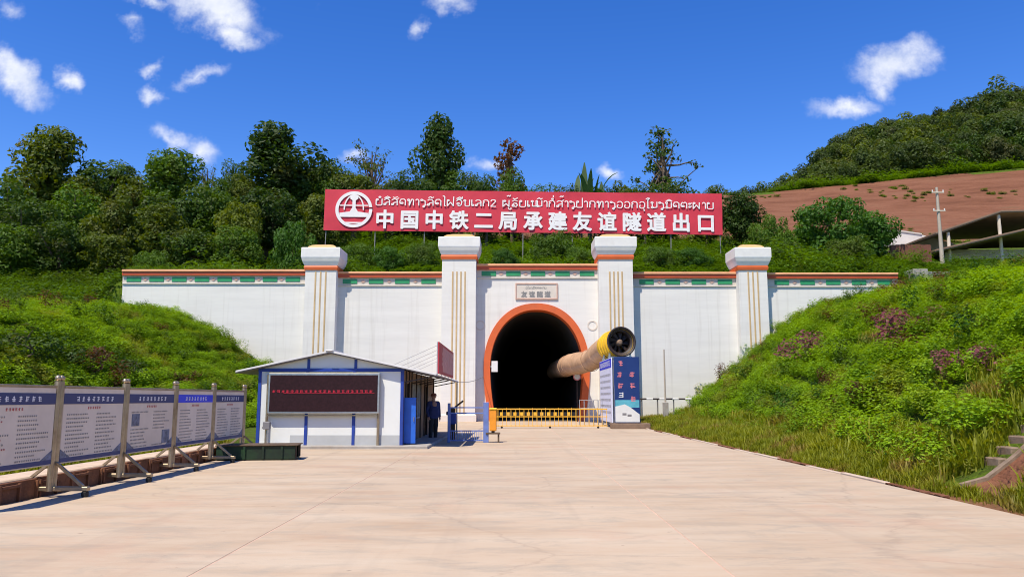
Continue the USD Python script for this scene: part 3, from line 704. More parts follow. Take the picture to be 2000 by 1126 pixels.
mer = union_all([LineString([(c[0] + s * R * .52 * math.cos(t), c[1] + R * .8 * math.sin(t)) for t in np.linspace(0, PI / 2, 10)]).buffer(R * .035) for s in (-1, 1)] + [LineString([(c[0] - R * .75, c[1] + R * .22), (c[0] + R * .75, c[1] + R * .22)]).buffer(R * .03)])
gapc = sbox(c[0] + R * .7, c[1] + R * .03, c[0] + R * 1.1, c[1] + R * .13)
emb = union_all([emb, rail, mer.intersection(disc), sbox(c[0] - .5 * R, c[1] - .78 * R, c[0] + .5 * R, c[1] - .70 * R)]).difference(gapc)
obj('emblem', xz(emb, -.12, -.085), M['offwhite'], banner)

# ------------------------------------------------------------------ the gate, blue boards, fan and duct
GY = 42.0
gx0, gx1 = P(962, 800, GY)[0], P(1186, 800, GY)[0]
gate = thing('barrier_gate', 'low yellow barred sliding gate closed across the road before the tunnel', 'gate', (0, GY, 0))
for z, h in ((1.02, .06), (.62, .045), (.14, .05)):
    obj('rail', bx(gx0, gx1, -.03, .03, z - h / 2, z + h / 2, .008), M['gate_yellow'], gate)
nb = 27
for k in range(nb):
    x = gx0 + .06 + k * (gx1 - gx0 - .12) / (nb - 1)
    obj('bar', bx(x - .014, x + .014, -.05, -.032, .1, 1.1 if k % 3 == 0 else 1.05), M['gate_yellow'], gate)
obj('chevron_strip', bx(gx0 + .2, gx1 - 1.6, -.02, .02, .68, .86), M['dark'], gate)
for k in range(12):
    x = gx0 + .4 + k * .36
    if x < gx1 - 1.9:
        obj('chevron', bx(x, x + .16, -.024, .024, .682, .858), M['gate_yellow'], gate)
for x in (gx0 + .5, (gx0 + gx1) / 2, gx1 - .5):
    w = trimesh.creation.cylinder(.06, .05, sections=14); w.apply_transform(trimesh.transformations.rotation_matrix(PI / 2, [1, 0, 0])); w.apply_translation((x, 0, .06))
    obj('wheel', w, M['dark'], gate)

FY = 28.7
fx0, fx1 = P(877, 820, FY)[0], P(945, 820, FY)[0]
fence = thing('entrance_fence', 'short dusty blue railing between the booth awning and the orange gate motor', 'fence', (0, FY, 0))
obj('post', bx(fx0 - .05, fx0 + .05, -.05, .05, 0, 1.42, .01), M['blue_fence'], fence)
obj('end_board', bx(fx1 - .02, fx1 + .18, -.06, .06, 0, 1.45, .012), M['blue_fence'], fence)
for z in (1.26, 1.06, .42, .08):
    obj('rail', bx(fx0 + .05, fx1 - .02, -.02, .02, z - .022, z + .022), M['blue_fence'], fence)
for k in range(15):
    x = fx0 + .1 + k * (fx1 - fx0 - .2) / 14
    obj('picket', bx(x - .011, x + .011, -.036, -.0205, .06, .44), M['blue_fence'], fence)
mot = thing('gate_motor', 'small orange gate motor cabinet on a brown stand beside the blue railing', 'gate motor', (P(963, 820, FY)[0], FY + .05, 0))
obj('cabinet', bx(-.13, .13, -.14, .14, .42, 1.16, .025), M['orange_box'], mot)
obj('cap', bx(-.15, .15, -.16, .16, 1.163, 1.25, .03), M['yellow'], mot)
obj('stand_top', bx(-.26, .26, -.15, .15, .30, .36, .01), M['wood'], mot)
for sx in (-.2, .2):
    obj('leg', bx(sx - .03, sx + .03, -.1, .1, 0, .30), M['wood'], mot)
obj('pedestal', bx(-.06, .06, -.06, .06, .361, .419), M['dark'], mot)

SY = 42.0
sx0, sx1 = P(1198, 760, SY)[0], P(1247, 760, SY)[0]
sz0, sz1 = .30, P(1220, 697, SY)[2]
sw, sh = sx1 - sx0, sz1 - sz0
fs = thing('blue_signboard', 'tall deep blue signboard with pale red print and a pale train picture, below the fan', 'signboard', (sx0, SY - .35, 0))
obj('panel', bx(0, sw, -.04, .06, sz0, sz1, .012), M['sign_blue'], fs)
tz = sz0 + sh * .33
obj('teal_band', orient(flat([(.04, sw - .04, tz - .35, tz + .05)]), 'S', (0, -.041, 0)), M['sign_teal'], fs)
tr = Polygon([(.03, sz0 + .05), (sw - .03, sz0 + .05), (sw - .03, sz0 + .45), (sw * .62, sz0 + .82), (sw * .40, sz0 + .98), (.03, sz0 + .86)])
m = trimesh.creation.extrude_polygon(tr, .003, engine='earcut')
obj('train_picture', orient(m, 'S', (0, -.0462, 0)), M['sign_pale'], fs)
obj('train_windows', orient(flat([(sw * .3, sw * .46, sz0 + .40, sz0 + .52), (sw * .5, sw * .66, sz0 + .34, sz0 + .45)]), 'S', (0, -.0495, 0)), M['print_grey'], fs)
rng = np.random.default_rng(8)
for (fx, fz) in ((.28, .90), (.22, .73), (.72, .73), (.25, .56), (.72, .56), (.74, .36), (.28, .42)):
    obj('lettering', orient(scribble(1, .28, .30, .4, rng), 'S', (fx * sw - .15, -.0415, sz0 + fz * sh - .14)), M['sign_red'] if fz != .42 else M['sign_pale'], fs)
for x in (.15, sw - .15):
    obj('post', bx(x - .05, x + .05, .062, .16, 0, sz1 - .1), M['steel'], fs)
obj('base', bx(-.2, sw + .5, -.25, .5, 0, .28, .02), M['brown'], fs)
ss = thing('side_signboard', 'pale lilac roadside signboard with blue header running back towards the tunnel', 'signboard', (sx0 - .08, SY + 5.4, 0))
sl = 5.5
obj('panel', bx(-.03, .03, -sl, 0, sz0, sz1 - .02, .01), M['sign_lilac'], ss)
obj('header', orient(flat([(.02, sl - .02, sz1 - .55, sz1 - .05)]), 'W', (-.031, 0, 0)), M['bright_blue'], ss)
obj('header_lettering', orient(scribble(9, .3, .34, .5, rng, x0=.5, y0=sz1 - .45), 'W', (-.0355, 0, 0)), M['sign_pale'], ss)
for k in range(7):
    obj('print_line', orient(scribble(22, .14, .15, .22, rng, x0=.3, y0=sz1 - 1.0 - .34 * k), 'W', (-.031, 0, 0)), M['print_grey'], ss)
for y in (-sl + .2, -sl / 2, -.2):
    obj('post', bx(.032, .12, y - .05, y + .05, 0, sz1 - .1), M['steel'], ss)

# the ventilation fan and its duct
fc = P(1213, 667, 45.0)
ft = np.array([4.1, 55.0, 4.15])
ax = ft - fc; ax /= np.linalg.norm(ax)
FR = .80


def frame(o, t):
    s = np.cross(t, (0, 0, 1)); s /= np.linalg.norm(s); n_ = np.cross(s, t)
    A = np.eye(4); A[:3, 0], A[:3, 1], A[:3, 2], A[:3, 3] = s, n_, t, o
    return A


def lathe(profile, sections=40):
    return trimesh.creation.revolve(np.array(profile, float), sections=sections)


fan = thing('ventilation_fan', 'big yellow cylindrical ventilation fan with dark blades above the blue signboard', 'ventilation fan', fc)
A = frame(np.zeros(3), ax)


def fobj(name, m, mt, par=None, smooth=35):
    m = m.copy(); m.apply_transform(A)
    return obj(name, m, mt, par or fan, smooth=smooth)


cas = fobj('casing', lathe([(FR - .05, 0.02), (FR, 0.02), (FR, 1.5), (FR - .05, 1.5), (FR - .05, 0.02)]), M['yellow'])
fobj('inlet_bell', lathe([(FR - .05, .04), (FR - .03, -.06), (FR + .03, -.10), (FR + .09, -.08), (FR + .08, -.02), (FR + .002, .06)]), M['fan_dark'])
fobj('silencer_wall', lathe([(FR - .055, .05), (FR - .17, .12), (FR - .17, 1.4)]), M['fan_dark'])
for z in (.35, .75, 1.15):
    fobj('flange', lathe([(FR + .002, z - .025), (FR + .05, z - .025), (FR + .05, z + .025), (FR + .002, z + .025)]), M['yellow'], cas)
fobj('hub', lathe([(0, .10), (.10, .12), (.19, .22), (.21, .36), (.21, .8), (0, .8)]), M['brown'])
for k in range(9):
    a = 2 * PI * k / 9
    bl = bx(.19, FR - .19, -.13, .13, -.012, .012)
    v = bl.vertices.copy()
    tw = .9 - .5 * (v[:, 0] - .19) / (FR - .38)
    y_, z_ = v[:, 1].copy(), v[:, 2].copy()
    v[:, 1], v[:, 2] = y_ * np.cos(tw) - z_ * np.sin(tw), y_ * np.sin(tw) + z_ * np.cos(tw) + .42
    bl.vertices = np.stack([v[:, 0] * math.cos(a) - v[:, 1] * math.sin(a), v[:, 0] * math.sin(a) + v[:, 1] * math.cos(a), v[:, 2]], 1)
    fobj('blade', bl, M['fan_dark'], smooth=False)
fobj('outlet_cone', lathe([(FR + .01, 1.502), (FR + .06, 1.52), (FR - .02, 2.1), (FR - .08, 2.1), (FR - .05, 1.502)]), M['yellow'])
for d in (.25, 1.25):                              # steel trestle under the casing
    for s in (-1, 1):
        top = fc + ax * d + np.array([s * .6, 0, -.62]); foot = np.array([top[0] + s * .12, top[1], 0])
        obj('trestle_leg', bar(foot - fc, top - fc, .1), M['steel'], fan)
    c0 = fc + ax * d - fc
    obj('saddle', bx(c0[0] - .7, c0[0] + .7, c0[1] - .06, c0[1] + .06, c0[2] - .93, c0[2] - .82), M['steel'], fan)
duct = thing('air_duct', 'pale orange flexible air duct leading from the yellow fan into the tunnel', 'air duct')
ctrl = np.array([fc + ax * 2.05, fc + ax * 3.6 + [0, 0, -.18], fc + ax * 5.5 + [0, 0, -.42], [4.25, 53.2, 3.92], [4.0, 56.5, 3.9], [3.95, 61, 3.95], [3.95, 72, 4.0]])
from scipy.interpolate import CubicSpline
tt = np.concatenate([[0], np.cumsum(np.linalg.norm(np.diff(ctrl, axis=0), axis=1))])
cs = CubicSpline(tt, ctrl)
ts = np.linspace(0, tt[-1], 170)
rad = .70 + .012 * np.abs(np.sin(ts * PI / .9)) + .03 * np.sin(ts * 1.3) + .012 * np.sin(ts * 3.7)
obj('duct_tube', tube(cs(ts), rad, 26, cap=False), M['duct'], duct, smooth=50)
for k, t in enumerate(np.arange(1.8, 12, 1.8)):
    p0, d0 = cs(t), cs(t, 1)
    rg = lathe([(.71, -.012), (.745, -.012), (.745, .012), (.71, .012)], 28); rg.apply_transform(frame(p0, d0 / np.linalg.norm(d0)))
    obj('hoop', rg, M['duct'], duct, smooth=35)

# small things round the portal
sgn = thing('white_notice', 'small white notice plate on the left edge of the tunnel mouth', 'notice', (P(966, 715, D - .3)[0], D - .2, P(966, 715, D - .3)[2]))
obj('plate', bx(-.22, .22, -.02, .02, -.38, .38, .01), M['white'], sgn)
obj('bracket', bx(-.3, .1, .021, .07, -.05, .05), M['steel'], sgn)
rs = P(1127, 735, D - .8)
sgn = thing('round_road_sign', 'small round pale road sign on a post at the right of the tunnel mouth', 'road sign', (rs[0], D - .8, 0))
c_ = trimesh.creation.cylinder(.27, .03, sections=28); c_.apply_transform(trimesh.transformations.rotation_matrix(PI / 2, [1, 0, 0])); c_.apply_translation((0, 0, rs[2]))
obj('disc', c_, M['sign_red'], sgn)
c_ = trimesh.creation.cylinder(.20, .01, sections=28); c_.apply_transform(trimesh.transformations.rotation_matrix(PI / 2, [1, 0, 0])); c_.apply_translation((0, -.021, rs[2]))
obj('face', c_, M['sign_pale'], sgn)
obj('post', tube([(0, .05, 0), (0, .05, rs[2] + .2)], .035), M['fan_dark'], sgn)
wp = thing('slim_pole', 'slim pale pole on a grey base standing before the wall right of the fan', 'pole', (P(1300, 800, 50)[0], 50.0, 0))
obj('shaft', tube([(0, 0, .9), (0, 0, P(1300, 682, 50)[2])], [.06, .045]), M['pole'], wp, smooth=40)
obj('base', bx(-.16, .16, -.16, .16, 0, 1.35, .03), M['grey_conc'], wp)
gr = thing('striped_guard_rail', 'dark and pale striped guard rail at the foot of the wall beside the right slope', 'guard rail', (P(1250, 777, 51)[0], 51.0, 0))
for k in range(8):
    obj('rail_segment', tube([(k * .42, 0, 1.55), (k * .42 + .419, 0, 1.55)], .05), M['fan_dark'] if k % 2 == 0 else M['white'], gr)
for k in range(4):
    obj('post', tube([(.1 + k * 1.05, .06, 0), (.1 + k * 1.05, .06, 1.6)], .04), M['steel'], gr)
sf = thing('silver_railing', 'short silver railing behind the right end of the yellow gate', 'railing', (P(1132, 800, 47)[0], 47.0, 0))
for k in range(6):
    obj('post', tube([(k * .28, 0, 0), (k * .28, 0, 1.5)], .03), M['steel'], sf)
for z in (.5, 1.0, 1.48):
    obj('rail', tube([(0, -.045, z), (1.4, -.045, z)], .02), M['steel'], sf)

# ------------------------------------------------------------------ the site booth
BX0, BX1, BF, BB = -8.22, -3.58, 25.4, 35.2
EAVE, RID, RX = 2.52, 3.08, -5.93
booth = thing('site_booth', 'white prefabricated booth with blue frame and low pitched roof beside the road', 'booth')


def roof_z(x):
    return RID - .215 * abs(x - RX)


obj('pad', bx(BX0 - .25, BX1 + .9, BF - .35, BB + .3, -.05, .10, .02), M['grey_conc'], booth)
cols = [BX0, BX0 + 1.55, BX0 + 3.09, BX1]
for k in range(3):
    a, b = cols[k] + .05, cols[k + 1] - .05
    wl = obj('front_panel', bx(a, b, BF, BF + .07, .10, EAVE - .06), M['panel_white'], booth)
    obj('skirting', bx(a, b, BF - .015, BF - .001, .10, .42) if k else bx(a + 1.0, b, BF - .015, BF - .001, .10, .42), M['panel_grey'], wl)
for k, x in enumerate(cols):
    obj('column', bx(x - .05, x + .05, BF - .03, BF + .09, .10, EAVE - .06, .006), M['blue'], booth)
obj('beam', bx(BX0 - .06, BX1 + .06, BF - .035, BF + .095, EAVE - .06, EAVE + .04, .006), M['blue'], booth)
gb = Polygon([(BX0 - .05, EAVE + .04), (BX1 + .05, EAVE + .04), (BX1 + .05, roof_z(BX1) - .04), (RX, RID - .04), (BX0 - .05, roof_z(BX0) - .04)])
obj('gable', xz(gb, BF + .01, BF + .07), M['panel_white'], booth)
for x in (cols[1] + .02, cols[2] + .02):
    obj('gable_post', bx(x - .045, x + .045, BF - .02, BF + .009, EAVE + .04, roof_z(x) - .05), M['blue'], booth)
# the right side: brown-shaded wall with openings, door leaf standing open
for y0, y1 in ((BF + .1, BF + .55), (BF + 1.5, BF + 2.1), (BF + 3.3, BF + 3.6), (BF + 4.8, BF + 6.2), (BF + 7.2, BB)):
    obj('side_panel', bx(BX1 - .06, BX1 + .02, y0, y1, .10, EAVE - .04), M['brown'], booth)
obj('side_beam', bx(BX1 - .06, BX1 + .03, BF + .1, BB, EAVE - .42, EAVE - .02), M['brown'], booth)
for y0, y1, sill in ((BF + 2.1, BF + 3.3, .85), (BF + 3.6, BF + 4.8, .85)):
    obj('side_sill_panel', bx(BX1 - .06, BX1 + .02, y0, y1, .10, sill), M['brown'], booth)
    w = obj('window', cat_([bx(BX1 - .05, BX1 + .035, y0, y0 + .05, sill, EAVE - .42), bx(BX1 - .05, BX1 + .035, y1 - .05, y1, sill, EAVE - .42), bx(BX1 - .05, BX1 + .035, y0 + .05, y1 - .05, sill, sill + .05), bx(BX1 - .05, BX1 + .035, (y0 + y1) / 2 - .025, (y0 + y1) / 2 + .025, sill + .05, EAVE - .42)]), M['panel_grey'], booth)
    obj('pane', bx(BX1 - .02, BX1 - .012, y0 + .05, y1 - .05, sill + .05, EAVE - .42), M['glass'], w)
dr = obj('door', bx(BX1 + .03, BX1 + .42, BF + .32, BF + .37, .14, 1.62, .008), M['blue_door'], booth)
obj('door_handle', tube([(BX1 + .36, BF + .30, .85), (BX1 + .36, BF + .30, 1.0)], .015), M['steel'], dr)
for y in (BF + .62, BF + 1.45, BF + 2.1, BF + 3.42, BF + 4.85, BF + 6.2, BF + 7.2, BB - .05):
    obj('side_column', bx(BX1 + .021, BX1 + .07, y - .04, y + .04, .10, EAVE - .02), M['fan_dark'], booth)
obj('left_wall', bx(BX0, BX0 + .07, BF + .1, BB, .10, EAVE - .02), M['panel_white'], booth)
obj('back_wall', bx(BX0 + .08, BX1 - .08, BB - .07, BB, .10, EAVE - .02), M['panel_white'], booth)
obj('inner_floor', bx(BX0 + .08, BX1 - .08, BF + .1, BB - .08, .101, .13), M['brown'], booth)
RL, RR = -8.95, -2.46
for side, (xa, xb) in (('l', (RL, RX)), ('r', (RX, RR))):
    za, zb = roof_z(xa), roof_z(xb)
    sheet = Polygon([(xa, za), (xb, zb), (xb, zb + .035), (xa, za + .035)])
    rf = obj('roof_sheet', xz(sheet, BF - .25, BB + .3), M['roof'], booth)
    obj('roof_soffit', xz(Polygon([(xa, za - .03), (xb, zb - .03), (xb, zb - .003), (xa, za - .003)]), BF - .23, BB + .28), M['roof_under'], rf)
    nr = int((xb - xa) / .25)
    for k in range(nr):                              # ribs of the sheet run down the slope
        pass
    for y in np.arange(BF - .2, BB + .3, .62):
        obj('roof_rib', bar((xa, y, roof_z(xa) + .045), (xb, y, roof_z(xb) + .045), .05, .022), M['roof'], rf)
obj('ridge_cap', bx(RX - .12, RX + .12, BF - .32, BB + .32, RID + .03, RID + .07, .015), M['roof'], booth)
for y in (BB + .1,):
    obj('awning_post', bx(RR - .06, RR, y - .03, y + .03, .0, roof_z(RR) - .04), M['stainless'], booth)
for y in (BF + .1, BF + 2.1, BF + 4.1, BF + 6.1, BB - .1):
    obj('awning_bracket', bar((BX1 + .07, y, 2.12), (RR - .1, y, roof_z(RR - .1) - .05), .04), M['fan_dark'], booth)

rsn = thing('roof_sign', 'red sign board with faded print standing on the booth awning edge', 'sign', (RR + .06, BF - .1, 0))
z0, z1, sl = roof_z(RR) + .06, 3.43, 6.2
obj('panel', bx(-.025, .025, 0, sl, z0, z1, .008), M['red_sign'], rsn)
rng = np.random.default_rng(31)
obj('print', orient(scribble(7, .62, .55, .72, rng, x0=.95, y0=z0 + .22), 'E', (.026, 0, 0)), M['faded_red'], rsn)
obj('faded_patch', orient(flat([(1.4, 5.9, z0 + .1, z1 - .1)], .0008), 'E', (.0252, 0, 0)), M['faded_red'], rsn)
for k in range(5):
    y = .15 + k * (sl - .3) / 4
    obj('stay', tube([(-.03, y, z1 - .1), (-1.45, y, roof_z(RR - 1.4) + .06)], .007, 6), M['print_grey'], rsn)
    obj('post', bx(-.065, -.026, y - .02, y + .02, z0 - .06, z1), M['steel'], rsn)

LY = BF - .16
l0, l1 = P(528, 767, LY), P(738, 767, LY)
lz0, lz1 = P(630, 803, LY)[2], P(630, 732, LY)[2]
led = thing('led_display', 'wide black LED display with a red line of text, on posts before the booth', 'led display', (0, LY, 0))
obj('cabinet', bx(l0[0] - .06, l1[0] + .06, -.06, .10, lz0 - .06, lz1 + .06, .012), M['steel'], led)
obj('screen', bx(l0[0], l1[0], -.075, -.062, lz0, lz1), M['led'], led)
zt_ = lz0 + (lz1 - lz0) * .53
wled = l1[0] - l0[0]
obj('text_line', orient(scribble(22, .085, .11, (wled - .2) / 22, rng, x0=l0[0] + .08, y0=zt_ - .02), 'S', (0, -.0755, 0)), M['led_text'], led)
obj('text_underline', orient(flat([(l0[0] + .45, l1[0] - .1, zt_ - .045, zt_ - .032)]), 'S', (0, -.0755, 0)), M['led_text'], led)
for x in (l0[0] - .1, l1[0] + .02):
    obj('post', tube([(x, .06, 0), (x, .06, lz1 + .03)], .042, 12), M['stainless'], led, smooth=40)
for z in (lz0 - .12, lz1 + .075):
    obj('rail', bx(l0[0] - .06, l1[0] - .02, .0, .05, z - .02, z + .02), M['stainless'], led)

tp = thing('meter_box', 'small grey meter box on a pipe at the booth front left of the display', 'meter box', (P(519, 825, BF - .4)[0], BF - .42, 0))
obj('pipe', tube([(0.05, .05, 0), (.05, .05, .75)], .04), M['steel'], tp, smooth=40)
obj('box', bx(-.07, .15, -.06, .1, .62, .86, .015), M['print_grey'], tp)
obj('valve', tube([(-.1, 0, .68), (-.02, 0, .68)], .03), M['print_grey'], tp)
# overhead wire from the awning post to the portal
w0, w1 = np.array([RR - .03, BB + .1, roof_z(RR) - .02]), np.array([wx(944, 735), D - .15, wz(735)])
wr = [w0 * (1 - t) + w1 * t - np.array([0, 0, .5 * t * (1 - t)]) for t in np.linspace(0, 1, 14)]
obj('overhead_cable', tube(wr, .016, 6), M['print_grey'], None, label='thin grey cable strung from the booth awning to the portal', cat='cable')

# ------------------------------------------------------------------ notice boards in a row along the left edge of the road
NX = -7.55
NY = [10.75, 13.0, 15.25, 17.5, 19.75, 22.0]
PT, PB = 1.77, .52
rng = np.random.default_rng(12)
post_text = ['', 'steel board stand nearest the camera, its ball top above the second board from the left', 'steel board stand between the second and third notice boards from the left', 'steel board stand between the picture notice board and the bright blue headed board',
             'steel board stand just left of the dark trough by the booth', 'steel board stand at the booth end of the notice boards']
for k, y in enumerate(NY):
    if k == 0:
        continue
    st = thing('board_stand', post_text[k], 'board stand', (NX, y, 0), group='steel stands of the notice boards')
    for dy in (-.052, .052):
        obj('post', tube([(0, dy, .10), (0, dy, 1.88)], .050, 14), M['stainless'], st, smooth=40)
    obj('ball_top', cat_([trimesh.creation.icosphere(2, .05).apply_translation((0, s, 1.93)) for s in (-.052, .052)]), M['stainless'], st, smooth=True)
    obj('foot_beam', bx(-.58, .62, -.05, .05, .10, .17, .012), M['stainless'], st)
    for s in (-1, 1):
        obj('brace', bar((s * .52, 0, .17), (s * .05, 0, .55), .045), M['stainless'], st)
        obj('foot_wheel', bx(s * .56 - .05, s * .56 + .05, -.045, .045, 0, .098, .02), M['dark'], st)
btext = ['grey notice board with navy header at the left edge of the photo', 'notice board with navy header and plain lines of print between the two nearest stands', 'notice board with navy header and two small dark pictures', 'notice board with a bright blue header', 'shaded notice board with dark header nearest the booth']
for k in range(5):
    y0, y1 = NY[k] + .12, NY[k + 1] - .12
    if k == 4:
        y1 = NY[5] - .1
    w = y1 - y0
    nb_ = thing('notice_board', btext[k], 'notice board', (NX, y0, 0))
    obj('panel', bx(-.025, .025, 0, w, PB, PT, .006), M['board'], nb_)
    hd = M['bright_blue'] if k == 3 else M['navy']
    obj('header', orient(flat([(.0, w, PT - .27, PT - .09)]), 'E', (.0255, 0, 0)), hd, nb_)
    obj('top_rail', bx(-.035, .035, 0, w, PT + .002, PT + .04, .006), M['stainless'], nb_)
    n_ = 8
    for q in range(n_):
        obj('header_letter', orient(scribble(1, .085, .09, .1, rng, x0=.38 + q * (w - .7) / n_, y0=PT - .225), 'E', (.030, 0, 0)), M['offwhite'], nb_)
    obj('title_lettering', orient(scribble(6, .045, .05, .075, rng, x0=w / 2 - .25, y0=PT - .36), 'E', (.0255, 0, 0)), M['print_red'], nb_)
    for j in range(11):
        for c0, c1 in ((.12, w * .47), (w * .53, w - .1)):
            if k == 2 and ((c0 < .2 and 1 <= j <= 4) or (c0 > .5 and 6 <= j <= 9)):
                continue
            l_ = c1 - c0 - rng.uniform(0, .35)
            nn = max(3, int(l_ / .055))
            obj('print_line', orient(scribble(nn, .026, .034, .055, rng, x0=c0, y0=PT - .46 - j * .068), 'E', (.0255, 0, 0)), M['print_red'] if (k == 0 and c0 < .2 and j % 2) else M['print_grey'], nb_, kind='stuff')
    obj('foot_band', orient(flat([(.0, w, PB + .02, PB + .09)]), 'E', (.0255, 0, 0)), M['navy'], nb_)
    crn = [Polygon([(0, PB + .09), (.30, PB + .09), (0, PB + .24)]), Polygon([(w - .30, PB + .09), (w, PB + .09), (w, PB + .24)])]
    obj('corner_print', orient(cat_([trimesh.creation.extrude_polygon(c_, .004, engine='earcut') for c_ in crn]), 'E', (.0255, 0, 0)), M['photo'], nb_)
    if k == 2:
        obj('picture', orient(flat([(.14, .46, PT - .72, PT - .48)]), 'E', (.0255, 0, 0)), M['photo'], nb_)
        obj('picture', orient(flat([(w - .5, w - .14, PT - 1.12, PT - .84)]), 'E', (.0255, 0, 0)), M['photo'], nb_)

# low rusty formwork kerb behind the stands
kb = thing('formwork_kerb', 'low rusty steel formwork kerb along the road edge behind the notice boards', 'kerb', (-7.78, 0, 0))
rng = np.random.default_rng(3)
for k in range(16):
    y0 = 6.0 + k * 1.0
    j_ = rng.uniform(-.02, .02)
    pn = obj('form_panel', bx(-.06 + j_, 0 + j_, y0 + .01, y0 + .99, -.05, .30 + rng.uniform(-.02, .02), .008), M['rust'], kb)
    for yy_ in (y0 + .02, y0 + .5, y0 + .95):
        obj('rib', bx(.001 + j_, .045 + j_, yy_ - .02, yy_ + .02, -.04, .28), M['rust'], pn)
    obj('rail', bx(.001 + j_, .05 + j_, y0 + .045, y0 + .475, .22, .26), M['rust'], pn)
obj('top_slab', bx(-.75, -.09, 6.0, 22.0, -.05, .33, .02), M['dust_top'], kb)

tg = thing('green_trough', 'dark green low metal trough on the ground in front of the booth', 'trough', (-6.65, 20.9, 0), rotz=.12, scale=(1.05, 1, .8))
obj('side', bx(-1.0, .9, -.42, -.38, .03, .46, .01), M['tarp'], tg)
obj('side', bx(-1.0, .9, .38, .42, .03, .46, .01), M['tarp'], tg)
obj('end', bx(-1.0, -.96, -.379, .379, .03, .46, .01), M['tarp'], tg)
obj('bottom', bx(-.959, .9, -.379, .379, .03, .07), M['tarp'], tg)
obj('lid_board', bx(-1.03, .96, -.46, .46, .463, .50, .01), M['wood'], tg)
obj('end_frame', cat_([bx(.86, .92, -.379, -.33, .07, .46), bx(.86, .92, .33, .379, .07, .46)]), M['wood'], tg)
for y in (-.3, .3):
    obj('skid', bx(-1.0, .95, y - .05, y + .05, 0, .029), M['wood'], tg)
for k in range(4):
    obj('rib', bx(-.8 + k * .45, -.75 + k * .45, -.46, -.421, .05, .45), M['tarp'], tg)

# ------------------------------------------------------------------ the person under the awning
import manifold3d as mf


def ball(p, r):
    return mf.Manifold.sphere(r, 14).translate(tuple(map(float, p)))


def chain(js):
    out = []
    for (p, r), (q, s) in zip(js[:-1], js[1:]):
        out.append(mf.Manifold.batch_hull([ball(p, r), ball(q, s)]))
    return out


def solid(parts, edge=.03, it=6):
    m = mf.Manifold.batch_boolean(parts, mf.OpType.Add).refine_to_length(edge)
    a = m.to_mesh(); t = trimesh.Trimesh(a.vert_properties[:, :3], a.tri_verts, process=True)
    trimesh.smoothing.filter_taubin(t, iterations=it)
    return t


per = thing('person', 'person in dark blue work clothes and reddish brown hat standing under the booth awning', 'person', (-3.05, 30.4, 0), rotz=.5)
body = chain([((0, 0, .95), .15), ((0, .01, 1.12), .13), ((0, 0, 1.34), .155), ((0, 0, 1.45), .09), ((0, -.01, 1.53), .055)])
body += [mf.Manifold.batch_hull([ball((-.17, 0, 1.41), .065), ball((.17, 0, 1.41), .065), ball((0, 0, 1.25), .13)]), mf.Manifold.batch_hull([ball((-.09, 0, .93), .1), ball((.09, 0, .93), .1)])]
body += [mf.Manifold.batch_hull([ball((0, -.005, 1.66), .088), ball((0, -.03, 1.585), .06), ball((0, .02, 1.68), .088)]), ball((0, -.095, 1.63), .018), ball((-.085, 0, 1.64), .022), ball((.085, 0, 1.64), .022)]
hands = []
for s in (-1, 1):
    sh_, el, wr_ = (s * .19, 0, 1.40), (s * .25, .03, 1.12), (s * .23, -.08, .88)
    body += chain([(sh_, .062), (el, .046), (wr_, .034)])
    pm_ = np.array(wr_) + [0, -.02, -.07]
    body += chain([(wr_, .03), (tuple(pm_), .036)])
    for q in range(4):
        b_ = pm_ + np.array([(q - 1.5) * .018 * .6, (q - 1.5) * .018, -.03]); l_ = (.055, .066, .07, .05)[q]
        body += chain([(tuple(b_), .010), (tuple(b_ + [0, -.006, -l_ * .6]), .009), (tuple(b_ + [0, .006, -l_]), .008)])
    body += chain([(tuple(pm_ + [-s * .025, -.02, .01]), .012), (tuple(pm_ + [-s * .04, -.045, -.035]), .010)])
    body += chain([((s * .09, 0, .92), .10), ((s * .10, -.01, .50), .066), ((s * .105, .02, .10), .045), ((s * .105, -.12, .035), .035)])
    body += [mf.Manifold.batch_hull([ball((s * .105, .04, .04), .04), ball((s * .11, -.15, .03), .03)])]
bd = solid(body, .035)
obj('body', bd, M['skin'], per, smooth=True)
jk = [mf.Manifold.batch_hull([ball((-.17, 0, 1.41), .085), ball((.17, 0, 1.41), .085), ball((0, 0, 1.20), .165)]), mf.Manifold.batch_hull([ball((-.06, 0, 1.15), .16), ball((.06, 0, 1.15), .16), ball((-.08, 0, .92), .15), ball((.08, 0, .92), .15)])]
for s in (-1, 1):
    jk += chain([((s * .19, 0, 1.40), .078), ((s * .25, .03, 1.12), .062), ((s * .233, -.07, .91), .05)])
obj('jacket', solid(jk, .035), M['cloth_navy'], per, smooth=True)
tr_ = []
for s in (-1, 1):
    tr_ += chain([((s * .085, 0, .92), .125), ((s * .10, -.01, .50), .085), ((s * .105, .02, .10), .07)])
obj('trousers', solid(tr_, .035), M['cloth_dark'], per, smooth=True)
for s in (-1, 1):
    obj('shoe', solid([mf.Manifold.batch_hull([ball((s * .105, .04, .05), .05), ball((s * .11, -.16, .04), .04), ball((s * .105, .03, .09), .05)])], .03, 3), M['dark'], per, smooth=True)
obj('hat', lathe([(0, 1.80), (.06, 1.793), (.105, 1.755), (.12, 1.70), (.15, 1.692), (.15, 1.686), (.115, 1.685), (.10, 1.68)], 24), M['hat'], per, smooth=50)

